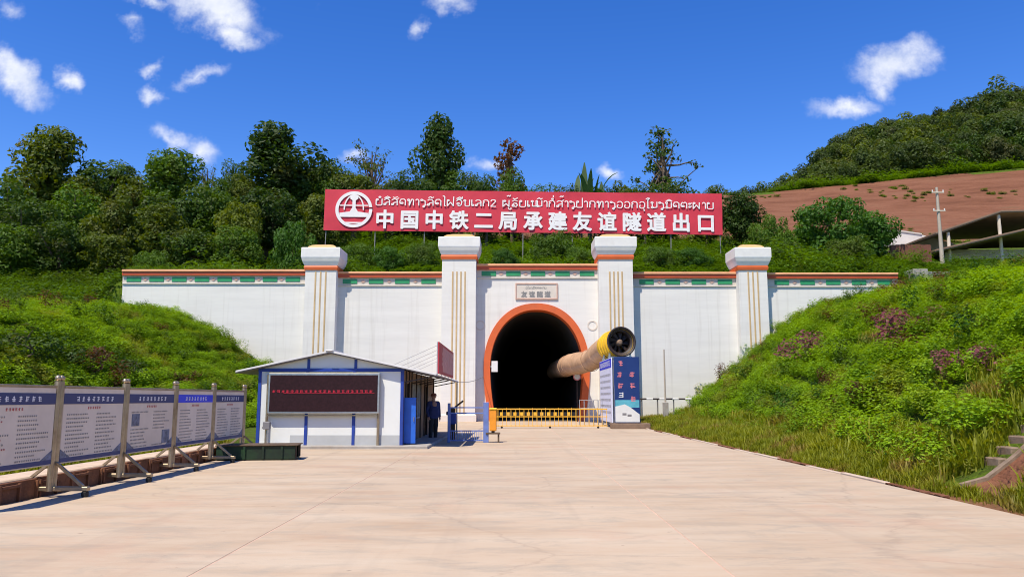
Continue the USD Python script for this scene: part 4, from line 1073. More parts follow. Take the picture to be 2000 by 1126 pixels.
bar_ = thing('boom_barrier', 'small dark barrier post with a raised slanting arm behind the blue railing', 'barrier', (P(884, 820, 30.6)[0], 30.6, 0))
obj('post', bx(-.10, .10, -.10, .10, 0, 1.25, .02), M['fan_dark'], bar_)
obj('housing', bx(-.14, .14, -.16, .16, .6, 1.02, .03), M['blue'], bar_)
obj('arm', bar((-.12, -.17, 1.08), (.42, -.17, 1.50), .05, .07), M['wood'], bar_)
obj('counterweight', bx(-.24, -.08, -.21, -.13, .95, 1.09, .02), M['fan_dark'], bar_)

# ------------------------------------------------------------------ drain chute and steps at the right edge
ch = thing('drain_chute', 'red stained concrete drain chute running up the right slope at the photo edge', 'drain chute')
cy0, cy1 = 12.35, 13.55
xsl = np.linspace(7.62, 15.5, 18)
zsl = np.array([T(x, 12.9) for x in xsl]) + .02


def strip(y0, y1, lift0, lift1):
    top = np.stack([xsl, zsl + lift1], 1); bot = np.stack([xsl, zsl + lift0], 1)[::-1]
    return xz(Polygon(np.vstack([top, bot])), y0, y1)


obj('floor', strip(cy0 + .12, cy1 - .12, -.25, .09), M['cut'], ch)
obj('side_wall', strip(cy1 - .12, cy1, -.25, .15), M['step'], ch)
obj('side_wall', strip(cy0, cy0 + .12, -.25, .12), M['step'], ch)
stp = thing('stone_steps', 'pale worn concrete steps climbing the right slope beside the drain chute', 'steps')
for k in range(14):
    x = 8.75 + k * .24
    z = T(x, 14.2) + .04
    obj('step', bx(x - .12, x + .13, 14.0, 14.45, z - .3, z, .02), M['step'], stp)
dt = thing('roadside_ditch_edge', 'narrow red earth stained concrete edging between the road and the right verge', 'kerb')
for k in range(20):
    y = 13 + k * 2.0
    obj('edging', bx(7.05, 7.17, y + .01, y + 1.99, -.1, .02 + .012 * math.sin(k * 2.3), .01), M['dust_top'] if k % 3 else M['cut'], dt)

# ------------------------------------------------------------------ foliage
def leaf_mesh(c, nrm, size, rng, aspect=1.7):
    n = len(c)
    nrm = nrm / (np.linalg.norm(nrm, axis=1, keepdims=True) + 1e-9)
    t = np.cross(nrm, rng.normal(size=(n, 3))); t /= np.linalg.norm(t, axis=1, keepdims=True) + 1e-9
    b = np.cross(nrm, t)
    L_ = (size * rng.uniform(.65, 1.35, n))[:, None]
    v = np.stack([c + t * L_ * .5, c + b * L_ * .5 / aspect + nrm * L_ * .08, c - t * L_ * .5, c - b * L_ * .5 / aspect + nrm * L_ * .08], 1).reshape(-1, 3)
    k = np.arange(n)[:, None] * 4
    return v, np.vstack([k + [[0, 1, 2]], k + [[0, 2, 3]]])


def clumps_mesh(clumps, per, size, rng, up=.7, jit=.55, fill=.55):
    cs_, ns_ = [], []
    for c, r in clumps:
        r = np.broadcast_to(np.asarray(r, float), (3,))
        k = max(8, int(per * (r.prod() ** (2 / 3))))
        d = rng.normal(size=(k, 3)); d /= np.linalg.norm(d, axis=1, keepdims=True)
        rr = rng.uniform(fill, 1.08, (k, 1)) ** .6
        cs_.append(np.asarray(c) + d * rr * r); ns_.append(d + [0, 0, up] + rng.normal(size=(k, 3)) * jit)
    return leaf_mesh(np.vstack(cs_), np.vstack(ns_), size, rng)


def limbs(base_h, targets, r0, rng, trunk_top=None):
    """a tapered, slightly bent trunk with limbs running out to the given points"""
    tt_ = trunk_top if trunk_top is not None else np.array([0, 0, base_h])
    k = np.linspace(0, 1, 9)[:, None]
    sway = rng.normal(size=3) * [.25, .25, 0]
    tr = tt_ * k + sway * np.sin(k * PI)
    parts = [tube(tr, r0 * (1.15 - .85 * k[:, 0]), 8)]
    for t in targets:
        s = tr[min(8, max(2, int(rng.uniform(.35, .9) * 8)))]
        m_ = (s + t) / 2 + rng.normal(size=3) * .2 + [0, 0, .2]
        parts.append(tube([s, (s + m_) / 2, m_, (m_ + t) / 2 + [0, 0, .1], t], r0 * np.array([.42, .36, .28, .2, .1]), 6))
    return cat_(parts)


class_root = stage.CreateClassPrim('/World/tree_kinds')


def make_kind(name, trunk, crown, lm, extra=None):
    x = UsdGeom.Xform.Define(stage, f'/World/tree_kinds/{name}')
    if trunk is not None:
        usdkit.mesh(stage, f'/World/tree_kinds/{name}/trunk', trunk, M['bark'], smooth=50)
    usdkit.mesh(stage, f'/World/tree_kinds/{name}/crown', crown, lm)
    return f'/World/tree_kinds/{name}'


def env_clumps(n, cen, rad, rr, rng, lo=.35, hi=.95, flat_=.8):
    out = []
    for _ in range(n):
        d = rng.normal(size=3); d /= np.linalg.norm(d)
        r = rng.uniform(*rr)
        out.append((np.asarray(cen) + d * np.asarray(rad) * rng.uniform(lo, hi), (r, r, r * flat_)))
    return out


KIND = {}


def kinds():
    H = 10.0
    for i, lk in enumerate(['dark', 'mid', 'olive', 'dark']):
        rng = np.random.default_rng(100 + i)
        cl = env_clumps(36, (0, 0, 6.0), (3.2, 3.2, 3.2), (.7, 1.5), rng) + env_clumps(14, (0, 0, 3.4), (3.0, 3.0, 2.2), (.7, 1.3), rng)
        KIND[f'broad_{lk}' + ('_b' if i == 3 else '')] = make_kind(f'broad_tree_{i}', limbs(6.5, [c for c, r in cl[:12]], .32, rng), clumps_mesh(cl, 150, .36, rng), LF[lk])
    for i, lk in enumerate(['dark', 'olive', 'mid']):          # vine-draped columns
        rng = np.random.default_rng(130 + i)
        cl = []
        lean = rng.normal(size=2) * .5
        for z in np.linspace(1.2, 9.3, 20):
            w = 2.0 + .55 * math.sin(z * 1.25 + i * 2) - .06 * z + (.5 if 6.5 < z < 8.7 else 0) - (.7 if z > 8.9 else 0)
            for _ in range(3):
                a = rng.uniform(0, 2 * PI); rd = w * rng.uniform(.25, .85)
                r = rng.uniform(.6, 1.2)
                cl.append((np.array([rd * math.cos(a) + lean[0] * math.sin(z * .5), rd * math.sin(a) + lean[1] * math.sin(z * .4), z]), (r, r, r * 1.15)))
        KIND[f'vine_{lk}'] = make_kind(f'vine_tree_{i}', limbs(9.0, [c for c, r in cl[20:32]], .34, rng), clumps_mesh(cl, 165, .34, rng, up=.2), LF[lk])
    rng = np.random.default_rng(150)                             # open, tiered tree
    cl = []
    for z in np.linspace(2.2, 9.5, 15):
        w = 2.6 * (1 - ((z - 4.2) / 6.2) ** 2) + .35
        for q in range(3):
            a = rng.uniform(0, 2 * PI); rd = max(.2, w) * rng.uniform(.3, 1.05); r = rng.uniform(.45, .8)
            cl.append((np.array([rd * math.cos(a), rd * math.sin(a), z + rng.uniform(-.3, .3)]), (r * 1.2, r * 1.2, r * .6)))
    cl.append((np.array([2.9, -.3, 7.0]), (.8, .5, .28))); cl.append((np.array([3.3, -.3, 6.7]), (.5, .4, .2)))
    KIND['open'] = make_kind('open_tree', limbs(9.2, [c for c, r in cl], .24, rng), clumps_mesh(cl, 80, .34, rng, fill=.2), LF['dark'])
    rng = np.random.default_rng(160)                             # thin, half bare tree
    cl = env_clumps(34, (0, 0, 7.2), (2.6, 2.6, 2.5), (.4, .8), rng, .3, 1.0)
    KIND['wispy'] = make_kind('wispy_tree', limbs(8.5, [c for c, r in cl], .2, rng), clumps_mesh(cl, 60, .28, rng, fill=.1), LF['olive'])
    for i, lk in enumerate(['bush', 'mid']):                     # broad low bushy tree
        rng = np.random.default_rng(170 + i)
        cl = env_clumps(60, (0, 0, 3.6), (6.4, 5.4, 4.6), (1.0, 1.9), rng, .4, .95, .7)
        cl = [(c, r) for c, r in cl if c[2] > .7]
        KIND[f'round_{lk}'] = make_kind(f'round_tree_{i}', limbs(4.5, [c for c, r in cl[:14]], .3, rng), clumps_mesh(cl, 120, .42, rng, up=.6), LF[lk])
    rng = np.random.default_rng(180)                             # dead trunk wrapped in brown creeper
    cl = [(np.array([rng.normal() * .35, rng.normal() * .35, z]), (.75 + .1 * math.sin(z), .75, .6)) for z in np.linspace(.6, 9.4, 22)]
    KIND['stump'] = make_kind('dead_trunk', limbs(9.6, [], .5, rng), clumps_mesh(cl, 120, .34, rng, up=0), LF['brown'])
    rng = np.random.default_rng(190)                             # banana-like plant: arching blades
    V_, F_, o = [], [], 0
    for k in range(26):
        a = rng.uniform(0, 2 * PI); l_ = rng.uniform(4.5, 7); lean_ = rng.uniform(.25, 1.1)
        w = rng.uniform(.7, 1.1)
        h = np.array([math.cos(a), math.sin(a), 0]); sd = np.array([-math.sin(a), math.cos(a), 0])
        b0_ = np.array([rng.normal() * 1.3, rng.normal() * 1.3, rng.uniform(1.5, 3.5)])
        for q, t in enumerate(np.linspace(0, 1, 7)):
            c_ = b0_ + h * l_ * lean_ * .7 * t ** 1.3 + np.array([0, 0, l_ * (t - .55 * lean_ * t * t)])
            ww = w * math.sin(PI * (.08 + .88 * t)) * .6
            V_ += [c_ - sd * ww + [0, 0, .15 * ww], c_, c_ + sd * ww + [0, 0, .15 * ww]]
        for q in range(6):
            for s in (0, 1):
                p = o + q * 3 + s
                F_ += [[p, p + 1, p + 4], [p, p + 4, p + 3]]
        o += 21
    KIND['banana'] = make_kind('banana_plant', cat_([tube([(x, y, 0), (x * 1.05, y * 1.05, 3.2)], [.22, .14]) for x, y in ((0, 0), (1.2, .4), (-1, .7), (.4, -1.1))]), trimesh.Trimesh(np.array(V_), np.array(F_), process=False), LF['palm'])


kinds()


WIDER = {'vine': 1.32, 'open': 1.3, 'stump': 1.5, 'wispy': 1.15}


def tree(kind, u, vtop, Y, wpx, label, group=None, cat='tree', name=None):
    """a tree standing on the terrain at distance Y whose top the photograph shows at u, vtop and whose crown is wpx wide there"""
    t = P(u, vtop, Y)
    zb = T(t[0], Y)
    h = max(2.0, t[2] - zb)
    base_w = {'broad': 8.2, 'vine': 5.6, 'open': 6.0, 'wispy': 5.6, 'round': 14.0, 'stump': 2.0, 'banana': 8.0}[kind.split('_')[0]]
    base_h = {'broad': 10.2, 'vine': 10.1, 'open': 10.0, 'wispy': 10.2, 'round': 8.8, 'stump': 10.0, 'banana': 8.0}[kind.split('_')[0]]
    sz = h / base_h; sx = wpx / F * Y / base_w * WIDER.get(kind.split('_')[0], 1.08)
    o = thing(name or {'round': 'shrub' if 'shrub' in label else 'bushy_tree', 'stump': 'dead_tree', 'banana': 'banana_plant'}.get(kind.split('_')[0], 'tree'), label, cat, (t[0], Y, zb - .15), rotz=(u * 1.7 + Y) % 6.28 if kind != 'open' else 0, group=group, scale=(sx, sx, sz))
    o.GetReferences().AddInternalReference(KIND[kind]); o.SetInstanceable(True)


W = 'woods on the left hillside'
TREES = [
    ('vine_olive', 100, 250, 90, 118, 'tall lumpy vine-draped tree standing highest at the far left of the skyline'),
    ('broad_dark', 205, 292, 94, 150, 'wide dark tree on the skyline just right of the leftmost tall tree'),
    ('broad_mid', 22, 338, 80, 150, 'broad green tree at the left photo edge, lower than its tall neighbour'),
    ('broad_olive', 278, 316, 92, 130, 'olive green rounded tree on the left skyline below the faint cloud'),
    ('vine_mid', 340, 298, 90, 105, 'crooked topped tree on the skyline left of the thin half bare tree'),
    ('wispy', 407, 300, 95, 52, 'thin half bare tree rising through the skyline notch left of the banner'),
    ('broad_mid', 460, 300, 94, 76, 'light green small crowned tree beside the tall dark tree left of the banner'),
    ('vine_dark', 545, 250, 90, 150, 'tall dark creeper-covered tree above the left end of the wall'),
    ('broad_dark_b', 622, 276, 94, 124, 'dark round tree on the skyline directly above the banner emblem'),
    ('wispy', 728, 260, 95, 92, 'loose feathery half bare tree on the skyline above the banner'),
    ('broad_olive', 690, 302, 92, 130, 'olive tree below the feathery half bare tree above the banner'),
    ('broad_olive', 760, 322, 90, 90, 'small olive tree right of the feathery half bare tree above the banner'),
    ('vine_dark', 862, 234, 92, 92, 'narrow tall tree on the skyline above the left tall pilaster'),
    ('broad_dark', 815, 314, 90, 110, 'dark low tree at the left foot of the narrow tall tree'),
    ('broad_mid', 905, 318, 90, 110, 'green rounded tree at the right foot of the narrow tall tree'),
    ('stump', 996, 272, 98, 34, 'dead brown trunk wrapped in dry creeper on the middle skyline'),
    ('broad_mid', 1000, 318, 94, 90, 'low green tree around the foot of the dead brown trunk'),
    ('broad_dark', 950, 326, 88, 84, 'small dark tree above the middle of the banner'),
    ('banana', 1148, 320, 84, 90, 'spiky banana-like plant above the banner left of the open tall tree'),
    ('broad_olive', 1222, 330, 86, 90, 'olive bushy tree between the spiky plant and the open tall tree'),
    ('open', 1292, 246, 86, 100, 'tall open tiered tree with sky showing through, above the right of the banner'),
    ('broad_dark', 1300, 335, 84, 110, 'dark low tree around the foot of the open tall tree'),
    ('broad_mid', 1062, 348, 84, 90, 'low green tree just above the middle right of the banner'),
    ('broad_dark_b', 1440, 350, 76, 112, 'dark green tree touching the right end of the banner'),
    ('round_bush', 1632, 366, 73, 215, 'huge rounded fresh green bushy tree in front of the red earth slope'),
    ('round_mid', 1502, 408, 72, 110, 'smaller green bush between the dark tree and the huge bushy tree'),
    ('round_bush', 580, 412, 72, 110, 'fresh green leafy bush left of the banner above the outer left pilaster'),
    ('broad_dark', 520, 345, 80, 150, 'dark tree under the tall creeper-covered tree left of the banner'),
    ('round_mid', 300, 476, 64, 84, 'yellowish green bush just above the left wall coping'),
    ('broad_olive', 158, 314, 90, 120, 'olive tree filling the skyline between the two leftmost tall trees'),
    ('broad_dark', 240, 306, 96, 110, 'dark tree on the skyline behind the olive rounded tree at the left'),
    ('broad_mid', 425, 338, 88, 120, 'green tree filling the skyline notch left of the banner'),
    ('broad_olive', 492, 316, 90, 110, 'olive tree at the left foot of the tall dark creeper-covered tree'),
    ('broad_dark_b', 588, 296, 92, 110, 'dark tree at the right foot of the tall dark creeper-covered tree'),
    ('broad_mid', 655, 312, 92, 110, 'green tree on the skyline above the banner emblem, right of the dark round tree'),
    ('broad_dark', 785, 335, 88, 100, 'dark low tree above the banner between the feathery and the narrow tall tree'),
    ('broad_mid', 1105, 350, 86, 90, 'low green tree above the banner just left of the spiky plant'),
    ('broad_dark_b', 1185, 342, 88, 90, 'dark low tree above the banner just right of the spiky plant'),
    ('broad_mid', 1255, 345, 82, 90, 'low green tree at the left foot of the open tall tree'),
    ('broad_olive', 1372, 362, 82, 90, 'low olive tree above the right end of the banner'),
    ('broad_dark', 55, 368, 72, 150, 'dark tree in the second row at the left photo edge'),
    ('broad_mid', 150, 348, 76, 150, 'green tree in the second row below the leftmost tall tree'),
    ('broad_olive', 240, 356, 74, 140, 'olive tree in the second row above the left end of the wall'),
    ('broad_dark_b', 325, 352, 78, 140, 'dark tree in the second row below the crooked topped tree'),
    ('broad_mid', 405, 346, 80, 140, 'green tree in the second row below the thin half bare tree'),
    ('broad_olive', 470, 362, 74, 120, 'olive tree in the second row left of the outer left pilaster'),
    ('broad_olive', 630, 345, 80, 120, 'olive tree just left of the banner end, below the dark round tree'),
    ('broad_mid', 30, 425, 64, 140, 'low green tree of the front row at the left photo edge'),
    ('broad_dark', 125, 418, 65, 140, 'low dark tree of the front row, second from the left photo edge'),
    ('broad_olive', 215, 430, 64, 120, 'low olive tree of the front row just left of the wall end'),
    ('broad_dark_b', 385, 425, 66, 130, 'low dark tree of the front row above the outer left wall'),
    ('broad_mid', 465, 428, 66, 110, 'low green tree of the front row left of the outer left pilaster'),
    ('vine_olive', 318, 400, 68, 90, 'low brownish olive tree of the front row with hanging creepers'),
    ('round_mid', 700, 462, 63, 90, 'dark green shrub under the left part of the banner'),
    ('round_bush', 760, 470, 62, 80, 'fresh green shrub left of the tall left pilaster capital'),
    ('round_mid', 825, 462, 63, 80, 'dark green shrub touching the tall left pilaster capital'),
    ('round_mid', 1085, 440, 66, 120, 'leafy green shrub rising over the bottom edge of the banner'),
    ('round_bush', 985, 474, 62, 60, 'small fresh shrub right of the tall left pilaster capital'),
    ('round_mid', 1130, 470, 62, 70, 'dark shrub left of the tall right pilaster capital'),
    ('round_mid', 1285, 470, 62, 80, 'dark shrub right of the tall right pilaster capital'),
    ('round_bush', 1350, 474, 63, 80, 'fresh shrub under the right end of the banner'),
    ('round_mid', 1535, 462, 66, 80, 'dark shrub at the left foot of the huge bushy tree'),
    ('round_mid', 1660, 452, 68, 110, 'dark shrub at the right foot of the huge bushy tree'),
]
for k, u, v, Y, w, lab in TREES:
    tree(k, u, v, Y, w, lab, cat='shrub' if 'shrub' in lab else 'tree')


# ---- scattered growth: one PointInstancer per kind of cover
def scatter(name, protos, pts, scales, rng, label, cat, up_tilt=.0):
    path = '/World/' + numbered('/World', name)
    pi = UsdGeom.PointInstancer.Define(stage, path)
    rel = pi.CreatePrototypesRel()
    for k, (m, mt) in enumerate(protos):
        usdkit.mesh(stage, f'{path}/kinds/clump_{k:03d}' if k else f'{path}/kinds/clump', m, mt)
        rel.AddTarget(f'{path}/kinds/clump_{k:03d}' if k else f'{path}/kinds/clump')
    n = len(pts)
    pi.CreateProtoIndicesAttr(Vt.IntArray.FromNumpy(rng.integers(0, len(protos), n).astype(np.int32)))
    pi.CreatePositionsAttr(Vt.Vec3fArray.FromNumpy(np.asarray(pts, np.float32)))
    a = rng.uniform(0, 2 * PI, n)
    pi.CreateOrientationsAttr(Vt.QuathArray([Gf.Quath(float(math.cos(x / 2)), 0.0, 0.0, float(math.sin(x / 2))) for x in a]))
    pi.CreateScalesAttr(Vt.Vec3fArray.FromNumpy(np.asarray(scales, np.float32)))
    tag(pi, label, cat, kind='stuff')


def shrub_proto(seed, per=150, size=.13, n=9, r=(.16, .3), spread=.32, h=.45):
    rng = np.random.default_rng(seed)
    cl = [(np.array([rng.normal() * spread, rng.normal() * spread, rng.uniform(.12, h)]), rng.uniform(*r)) for _ in range(n)]
    return clumps_mesh(cl, per / (r[1] ** 2) / n * 1.0, size, rng, up=2.3, fill=.6, jit=.3)


def on_slope(n_rows, x_fn, y0, y1, step, row, rng, jit=.28):
    """rows of shrubs along the contour"""
    out = []
    for k in range(n_rows):
        y = np.arange(y0, y1, step) + rng.uniform(-.3, .3)
        y = y + rng.normal(size=len(y)) * jit
        x = x_fn(k * row, y) + rng.normal(size=len(y)) * jit + .35 * np.sin(y * .35 + k * .7)
        out.append(np.stack([x, y], 1))
    return np.vstack(out)


rng = np.random.default_rng(77)
slope_protos = [(shrub_proto(200 + k, 1000, .10, 9, (.20, .36), .25, .40), LF['slope']) for k in range(6)]
rgt = on_slope(38, lambda d, y: toe_r(y) + .3 + d, 14.7, 54.6, .42, .80, rng, .10)
lft = on_slope(38, lambda d, y: toe_l(y) - .1 - d, 8, 54.4, .42, .80, rng, .10)
p2 = np.vstack([rgt, lft])
keep = (np.abs(p2[:, 0]) < np.maximum(27, .72 * p2[:, 1] + 4)) & ~((p2[:, 0] > 0) & (p2[:, 1] < 14.8))
dens = meshkit.fbm(np.stack([p2[:, 0] * .9, p2[:, 1] * .45, np.zeros(len(p2))], -1), 3, 41)
keep &= dens > .30
gaps = p2[~keep & (dens <= .36) & (np.abs(p2[:, 0]) < .72 * p2[:, 1] + 4) & (p2[:, 1] > 12)]
gaps = gaps[~((gaps[:, 0] > 0) & (gaps[:, 1] < 14.6))]
p2 = p2[keep]
z = terrain(p2[:, 0], p2[:, 1])
s = rng.uniform(.68, 1.08, len(p2)) * (.75 + .9 * (dens[keep] - .3))
scatter('slope_shrubs', slope_protos, np.column_stack([p2, z - .04]), np.column_stack([s * 1.05, s * 1.05, s * rng.uniform(.8, 1.35, len(p2))]), rng, 'low bright green shrubs planted in rows over both side slopes', 'shrubs')

n_ = 420
sx_ = rng.choice([-1, 1], n_, p=[.4, .6]); y = rng.uniform(15.5, 54, n_); d_ = rng.uniform(.8, 22, n_)
x = np.where(sx_ > 0, toe_r(y) + d_, toe_l(y) - d_); ok = np.abs(x) < .72 * y + 3; x, y = x[ok], y[ok]
s = rng.uniform(.3, .75, len(x))
scatter('slope_weeds', [(shrub_proto(260 + k, 700, .15, 9, (.22, .42), .35, 1.0), LF[q]) for k, q in enumerate(('mid', 'bush', 'brown', 'mid'))], np.column_stack([x, y, terrain(x, y) - .03]), np.column_stack([s, s, s * rng.uniform(.9, 1.7, len(x))]), rng, 'taller darker weeds and dry plants standing among the slope shrubs', 'weeds')

# taller dark growth at the lower left of the left slope and looser growth behind the wall
cov_protos = [(shrub_proto(230 + k, 330, .20, 10, (.3, .6), .6, .9), LF['cover']) for k in range(5)] + [(shrub_proto(240 + k, 330, .22, 10, (.35, .65), .6, 1.1), LF['mid']) for k in range(2)]
low_protos = [(shrub_proto(250 + k, 800, .17, 8, (.26, .42), .4, .42), LF['cover']) for k in range(4)]
x = rng.uniform(-62, 75, 8500); y = 56.4 + 48 * rng.uniform(0, 1, 8500) ** 1.3
ok = (np.abs(x) < .74 * y) & ~((x > 36) & (y > 66)) & ~((y > 100) & (x > -4)); x, y = x[ok], y[ok]
dn_ = meshkit.fbm(np.stack([x * .22, y * .22, np.zeros(len(x))], -1), 3, 47)
s = rng.uniform(.6, 1.15, len(x)) * np.where(y < 58.5, .7, 1.0)
sel = dn_ < .56
scatter('hillside_growth', low_protos, np.column_stack([x, y, terrain(x, y) - .06])[sel], np.column_stack([s, s, s * .8])[sel], rng, 'low bright green growth covering the hillside above the portal wall', 'undergrowth')
s = s * (.8 + 2.2 * np.clip(dn_ - .5, 0, 1))
sel = dn_ > .50
scatter('hillside_bushes', cov_protos, np.column_stack([x, y, terrain(x, y) - .06])[sel], np.column_stack([s, s, s])[sel], rng, 'darker bushes scattered through the low growth above the portal wall', 'undergrowth')
x = rng.uniform(-48, -27.75, 900); y = rng.uniform(53, 64, 900)
ok = (x < -29.3) | (y > 56); x, y = x[ok], y[ok]
s = rng.uniform(.6, 1.3, len(x))
scatter('left_bank_growth', [(m_, LF['mid']) for m_, _ in cov_protos[:5]], np.column_stack([x, y, terrain(x, y) - .06]), np.column_stack([s, s, s]), rng, 'pale green bank of undergrowth beyond the left end of the wall', 'undergrowth')


def grass_proto(seed, blades=34, h=.5):
    rng = np.random.default_rng(seed); V_, F_ = [], []
    for k in range(blades):
        a = rng.uniform(0, 2 * PI); b = np.array([rng.normal() * .12, rng.normal() * .12, 0]); hh = h * rng.uniform(.5, 1.25); ln = rng.uniform(.1, .55)
        d = np.array([math.cos(a), math.sin(a), 0]); sd = np.array([-d[1], d[0], 0]) * rng.uniform(.008, .016)
        o = len(V_)
        m_ = b + d * hh * ln * .35 + [0, 0, hh * .6]; t_ = b + d * hh * ln + [0, 0, hh * (1 - .3 * ln)]
        V_ += [b - sd, b + sd, m_ - sd, m_ + sd, t_]
        F_ += [[o, o + 1, o + 3], [o, o + 3, o + 2], [o + 2, o + 3, o + 4]]
    return np.array(V_), np.array(F_)


gp = [(grass_proto(300 + k), LF['grass']) for k in range(5)]
y = rng.uniform(8, 53, 5200); t = rng.uniform(0, 1, 5200) ** .8
x = 7.32 + t * (toe_r(y) + .5 - 7.32)
ok = ~((y > 12.2) & (y < 14.5) & (x > 7.6)); x, y, t = x[ok], y[ok], t[ok]
s = rng.uniform(.45, 1.0, len(x)) * (.45 + .65 * t) * (1 + .5 * meshkit.noise(np.stack([x * .8, y * .4, x * 0], -1), 5))
g1 = np.column_stack([x, y, terrain(x, y) - .02]); s1 = np.column_stack([s * 1.2, s * 1.2, s])
y = rng.uniform(7.5, 12.2, 1500); x = rng.uniform(7.6, 13, 1500); s = rng.uniform(.4, .9, 1500)
g2 = np.column_stack([x, y, terrain(x, y) - .02]); s2 = np.column_stack([s, s, s])
y = rng.uniform(8, 25, 900); x = rng.uniform(-12, -8.9, 900); s = rng.uniform(.4, 1.0, 900)
g3 = np.column_stack([x, y, terrain(x, y) - .02]); s3 = np.column_stack([s, s, s])
y = rng.uniform(14.5, 17.5, 700); x = rng.uniform(8.3, 14, 700); s = rng.uniform(.4, .8, 700)
g4 = np.column_stack([x, y, terrain(x, y) - .02]); s4 = np.column_stack([s * 1.3, s * 1.3, s])
gq = np.repeat(gaps, 3, axis=0) + rng.normal(size=(3 * len(gaps), 2)) * .2; s = rng.uniform(.35, .8, len(gq))
g5 = np.column_stack([gq, terrain(gq[:, 0], gq[:, 1]) - .02]); s5 = np.column_stack([s * 1.4, s * 1.4, s])
scatter('verge_grass', gp, np.vstack([g1, g2, g3, g4, g5]), np.vstack([s1, s2, s3, s4, s5]), rng, 'tall yellowish grass on the verges beside the concrete road', 'grass')

# flowering shrubs on the right slope, each a thing
fl = ['reddish purple flowering shrub halfway up the slope, nearest the wall', 'purple flowering shrub highest on the right slope', 'bright magenta flowering shrub at the right of the slope', 'rusty red shrub low on the right slope']
for k, (u, v, Y, sc) in enumerate([(1575, 700, 33, 1.9), (1752, 660, 31, 1.7), (1888, 712, 24, .95), (1688, 780, 24, 1.0)]):
    # walk along the sight line to the slope
    yy_ = np.linspace(14, 54, 400)
    zz = np.array([P(u, v, a)[2] for a in yy_]); xx = np.array([P(u, v, a)[0] for a in yy_])
    hit = np.nonzero(terrain(xx, yy_) + .35 > zz)[0]
    a = yy_[hit[0]] if len(hit) else Y
    p_ = P(u, v, a)
    r2 = np.random.default_rng(400 + k)
    o = thing('flowering_shrub', fl[k], 'shrub', (p_[0], a, T(p_[0], a) + .1), scale=(sc, sc, sc * .8), rotz=k)
    cl = [(np.array([r2.normal() * .42, r2.normal() * .42, r2.uniform(.2, .75)]), r2.uniform(.16, .32)) for _ in range(11)]
    obj('blossom', clumps_mesh(cl, 900, .10, r2), LF['flower'] if k < 3 else LF['brown'], o)
    cl = [(np.array([r2.normal() * .4, r2.normal() * .4, r2.uniform(.1, .5)]), r2.uniform(.18, .3)) for _ in range(7)]
    obj('leaves', clumps_mesh(cl, 700, .11, r2), LF['slope'], o)
    obj('stem', limbs(.5, [np.array([.2, .1, .55]), np.array([-.2, .15, .5]), np.array([.05, -.25, .5])], .03, r2), M['bark'], o)

dk = ['dark shrub at the left photo edge above the first notice board', 'dark shrub low on the left slope above the second stand from the left', 'brownish shrub low on the left slope above the second notice board', 'dark shrub low on the left slope above the picture notice board', 'small brownish shrub on the left slope near the booth roof end']
for k, (u, v, sc) in enumerate([(25, 690, 2.0), (105, 700, 1.9), (180, 716, 1.6), (255, 728, 1.5), (345, 738, 1.2)]):
    yy_ = np.linspace(14, 54, 400)
    zz = np.array([P(u, v, a)[2] for a in yy_]); xx = np.array([P(u, v, a)[0] for a in yy_])
    hit = np.nonzero(terrain(xx, yy_) + .35 > zz)[0]
    a = yy_[hit[0]] if len(hit) else 26.0
    p_ = P(u, v, a); r2 = np.random.default_rng(440 + k)
    o = thing('shrub', dk[k], 'shrub', (p_[0], a, T(p_[0], a) + .05), scale=(sc, sc, sc * .7), rotz=k * 1.3)
    cl = [(np.array([r2.normal() * .4, r2.normal() * .4, r2.uniform(.2, .7)]), r2.uniform(.16, .32)) for _ in range(13)]
    obj('leaves', clumps_mesh(cl, 800, .10, r2), LF['brown'] if k in (2, 4) else LF['dark'], o)
    obj('stem', limbs(.5, [np.array([.2, .1, .55]), np.array([-.2, .15, .5]), np.array([.05, -.25, .5])], .03, r2), M['bark'], o)
cp, r2 = [], np.random.default_rng(91)
for x_ in np.linspace(-35, -25.5, 90):
    ys_ = np.linspace(36, 54, 80); zz = terrain(np.full(80, x_), ys_); a = ys_[np.argmax((zz - EYE) / ys_)] - .3 + r2.normal() * .3
    if x_ > -.69 * a:
        cp.append((x_ + r2.normal() * .1, a, T(x_, a) + .05))
cs_ = r2.uniform(.35, .75, len(cp))
scatter('crest_plants', [(shrub_proto(270 + k, 700, .10, 8, (.2, .34), .3, .5), LF['yellow']) for k in range(2)], cp, np.column_stack([cs_, cs_, cs_]), r2, 'yellowish orange plants along the crest of the left slope', 'plants')

# far forest on the right-hand mountain and the shrub belt below it
far_protos = []
for k in range(5):
    r2 = np.random.default_rng(500 + k)
    cl = env_clumps(18, (0, 0, 5.2), (2.6, 2.6, 3.2), (.9, 1.6), r2) + env_clumps(6, (0, 0, 2), (1.8, 1.8, 1.4), (.8, 1.2), r2)
    far_protos.append((clumps_mesh(cl, 75, .52, r2, up=.9), LF[('far', 'dark', 'far', 'olive', 'far')[k]]))
n_ = 5200
x = rng.uniform(40, 260, n_); y = rng.uniform(172, 300, n_)
ok = (np.abs(x) < .78 * y + 6) & (x > 45); x, y = x[ok], y[ok]
s = rng.uniform(.55, 1.2, len(x)) * (1 + .25 * (rng.uniform(0, 1, len(x)) > .93)) * (.75 + .6 * meshkit.noise(np.stack([x * .05, y * .05, x * 0], -1), 8))
scatter('far_forest', far_protos, np.column_stack([x, y, terrain(x, y) - .3]), np.column_stack([s * .9, s * .9, s]), rng, 'dark forest covering the distant mountain on the right', 'forest')
n_ = 2600
x = rng.uniform(25, 170, n_); y = rng.uniform(151.5, 182, n_)
ok = x / y > .315; x, y = x[ok], y[ok]
s = rng.uniform(1.0, 3.0, len(x)) * np.clip((x / y - .3) * 12, .4, 1)
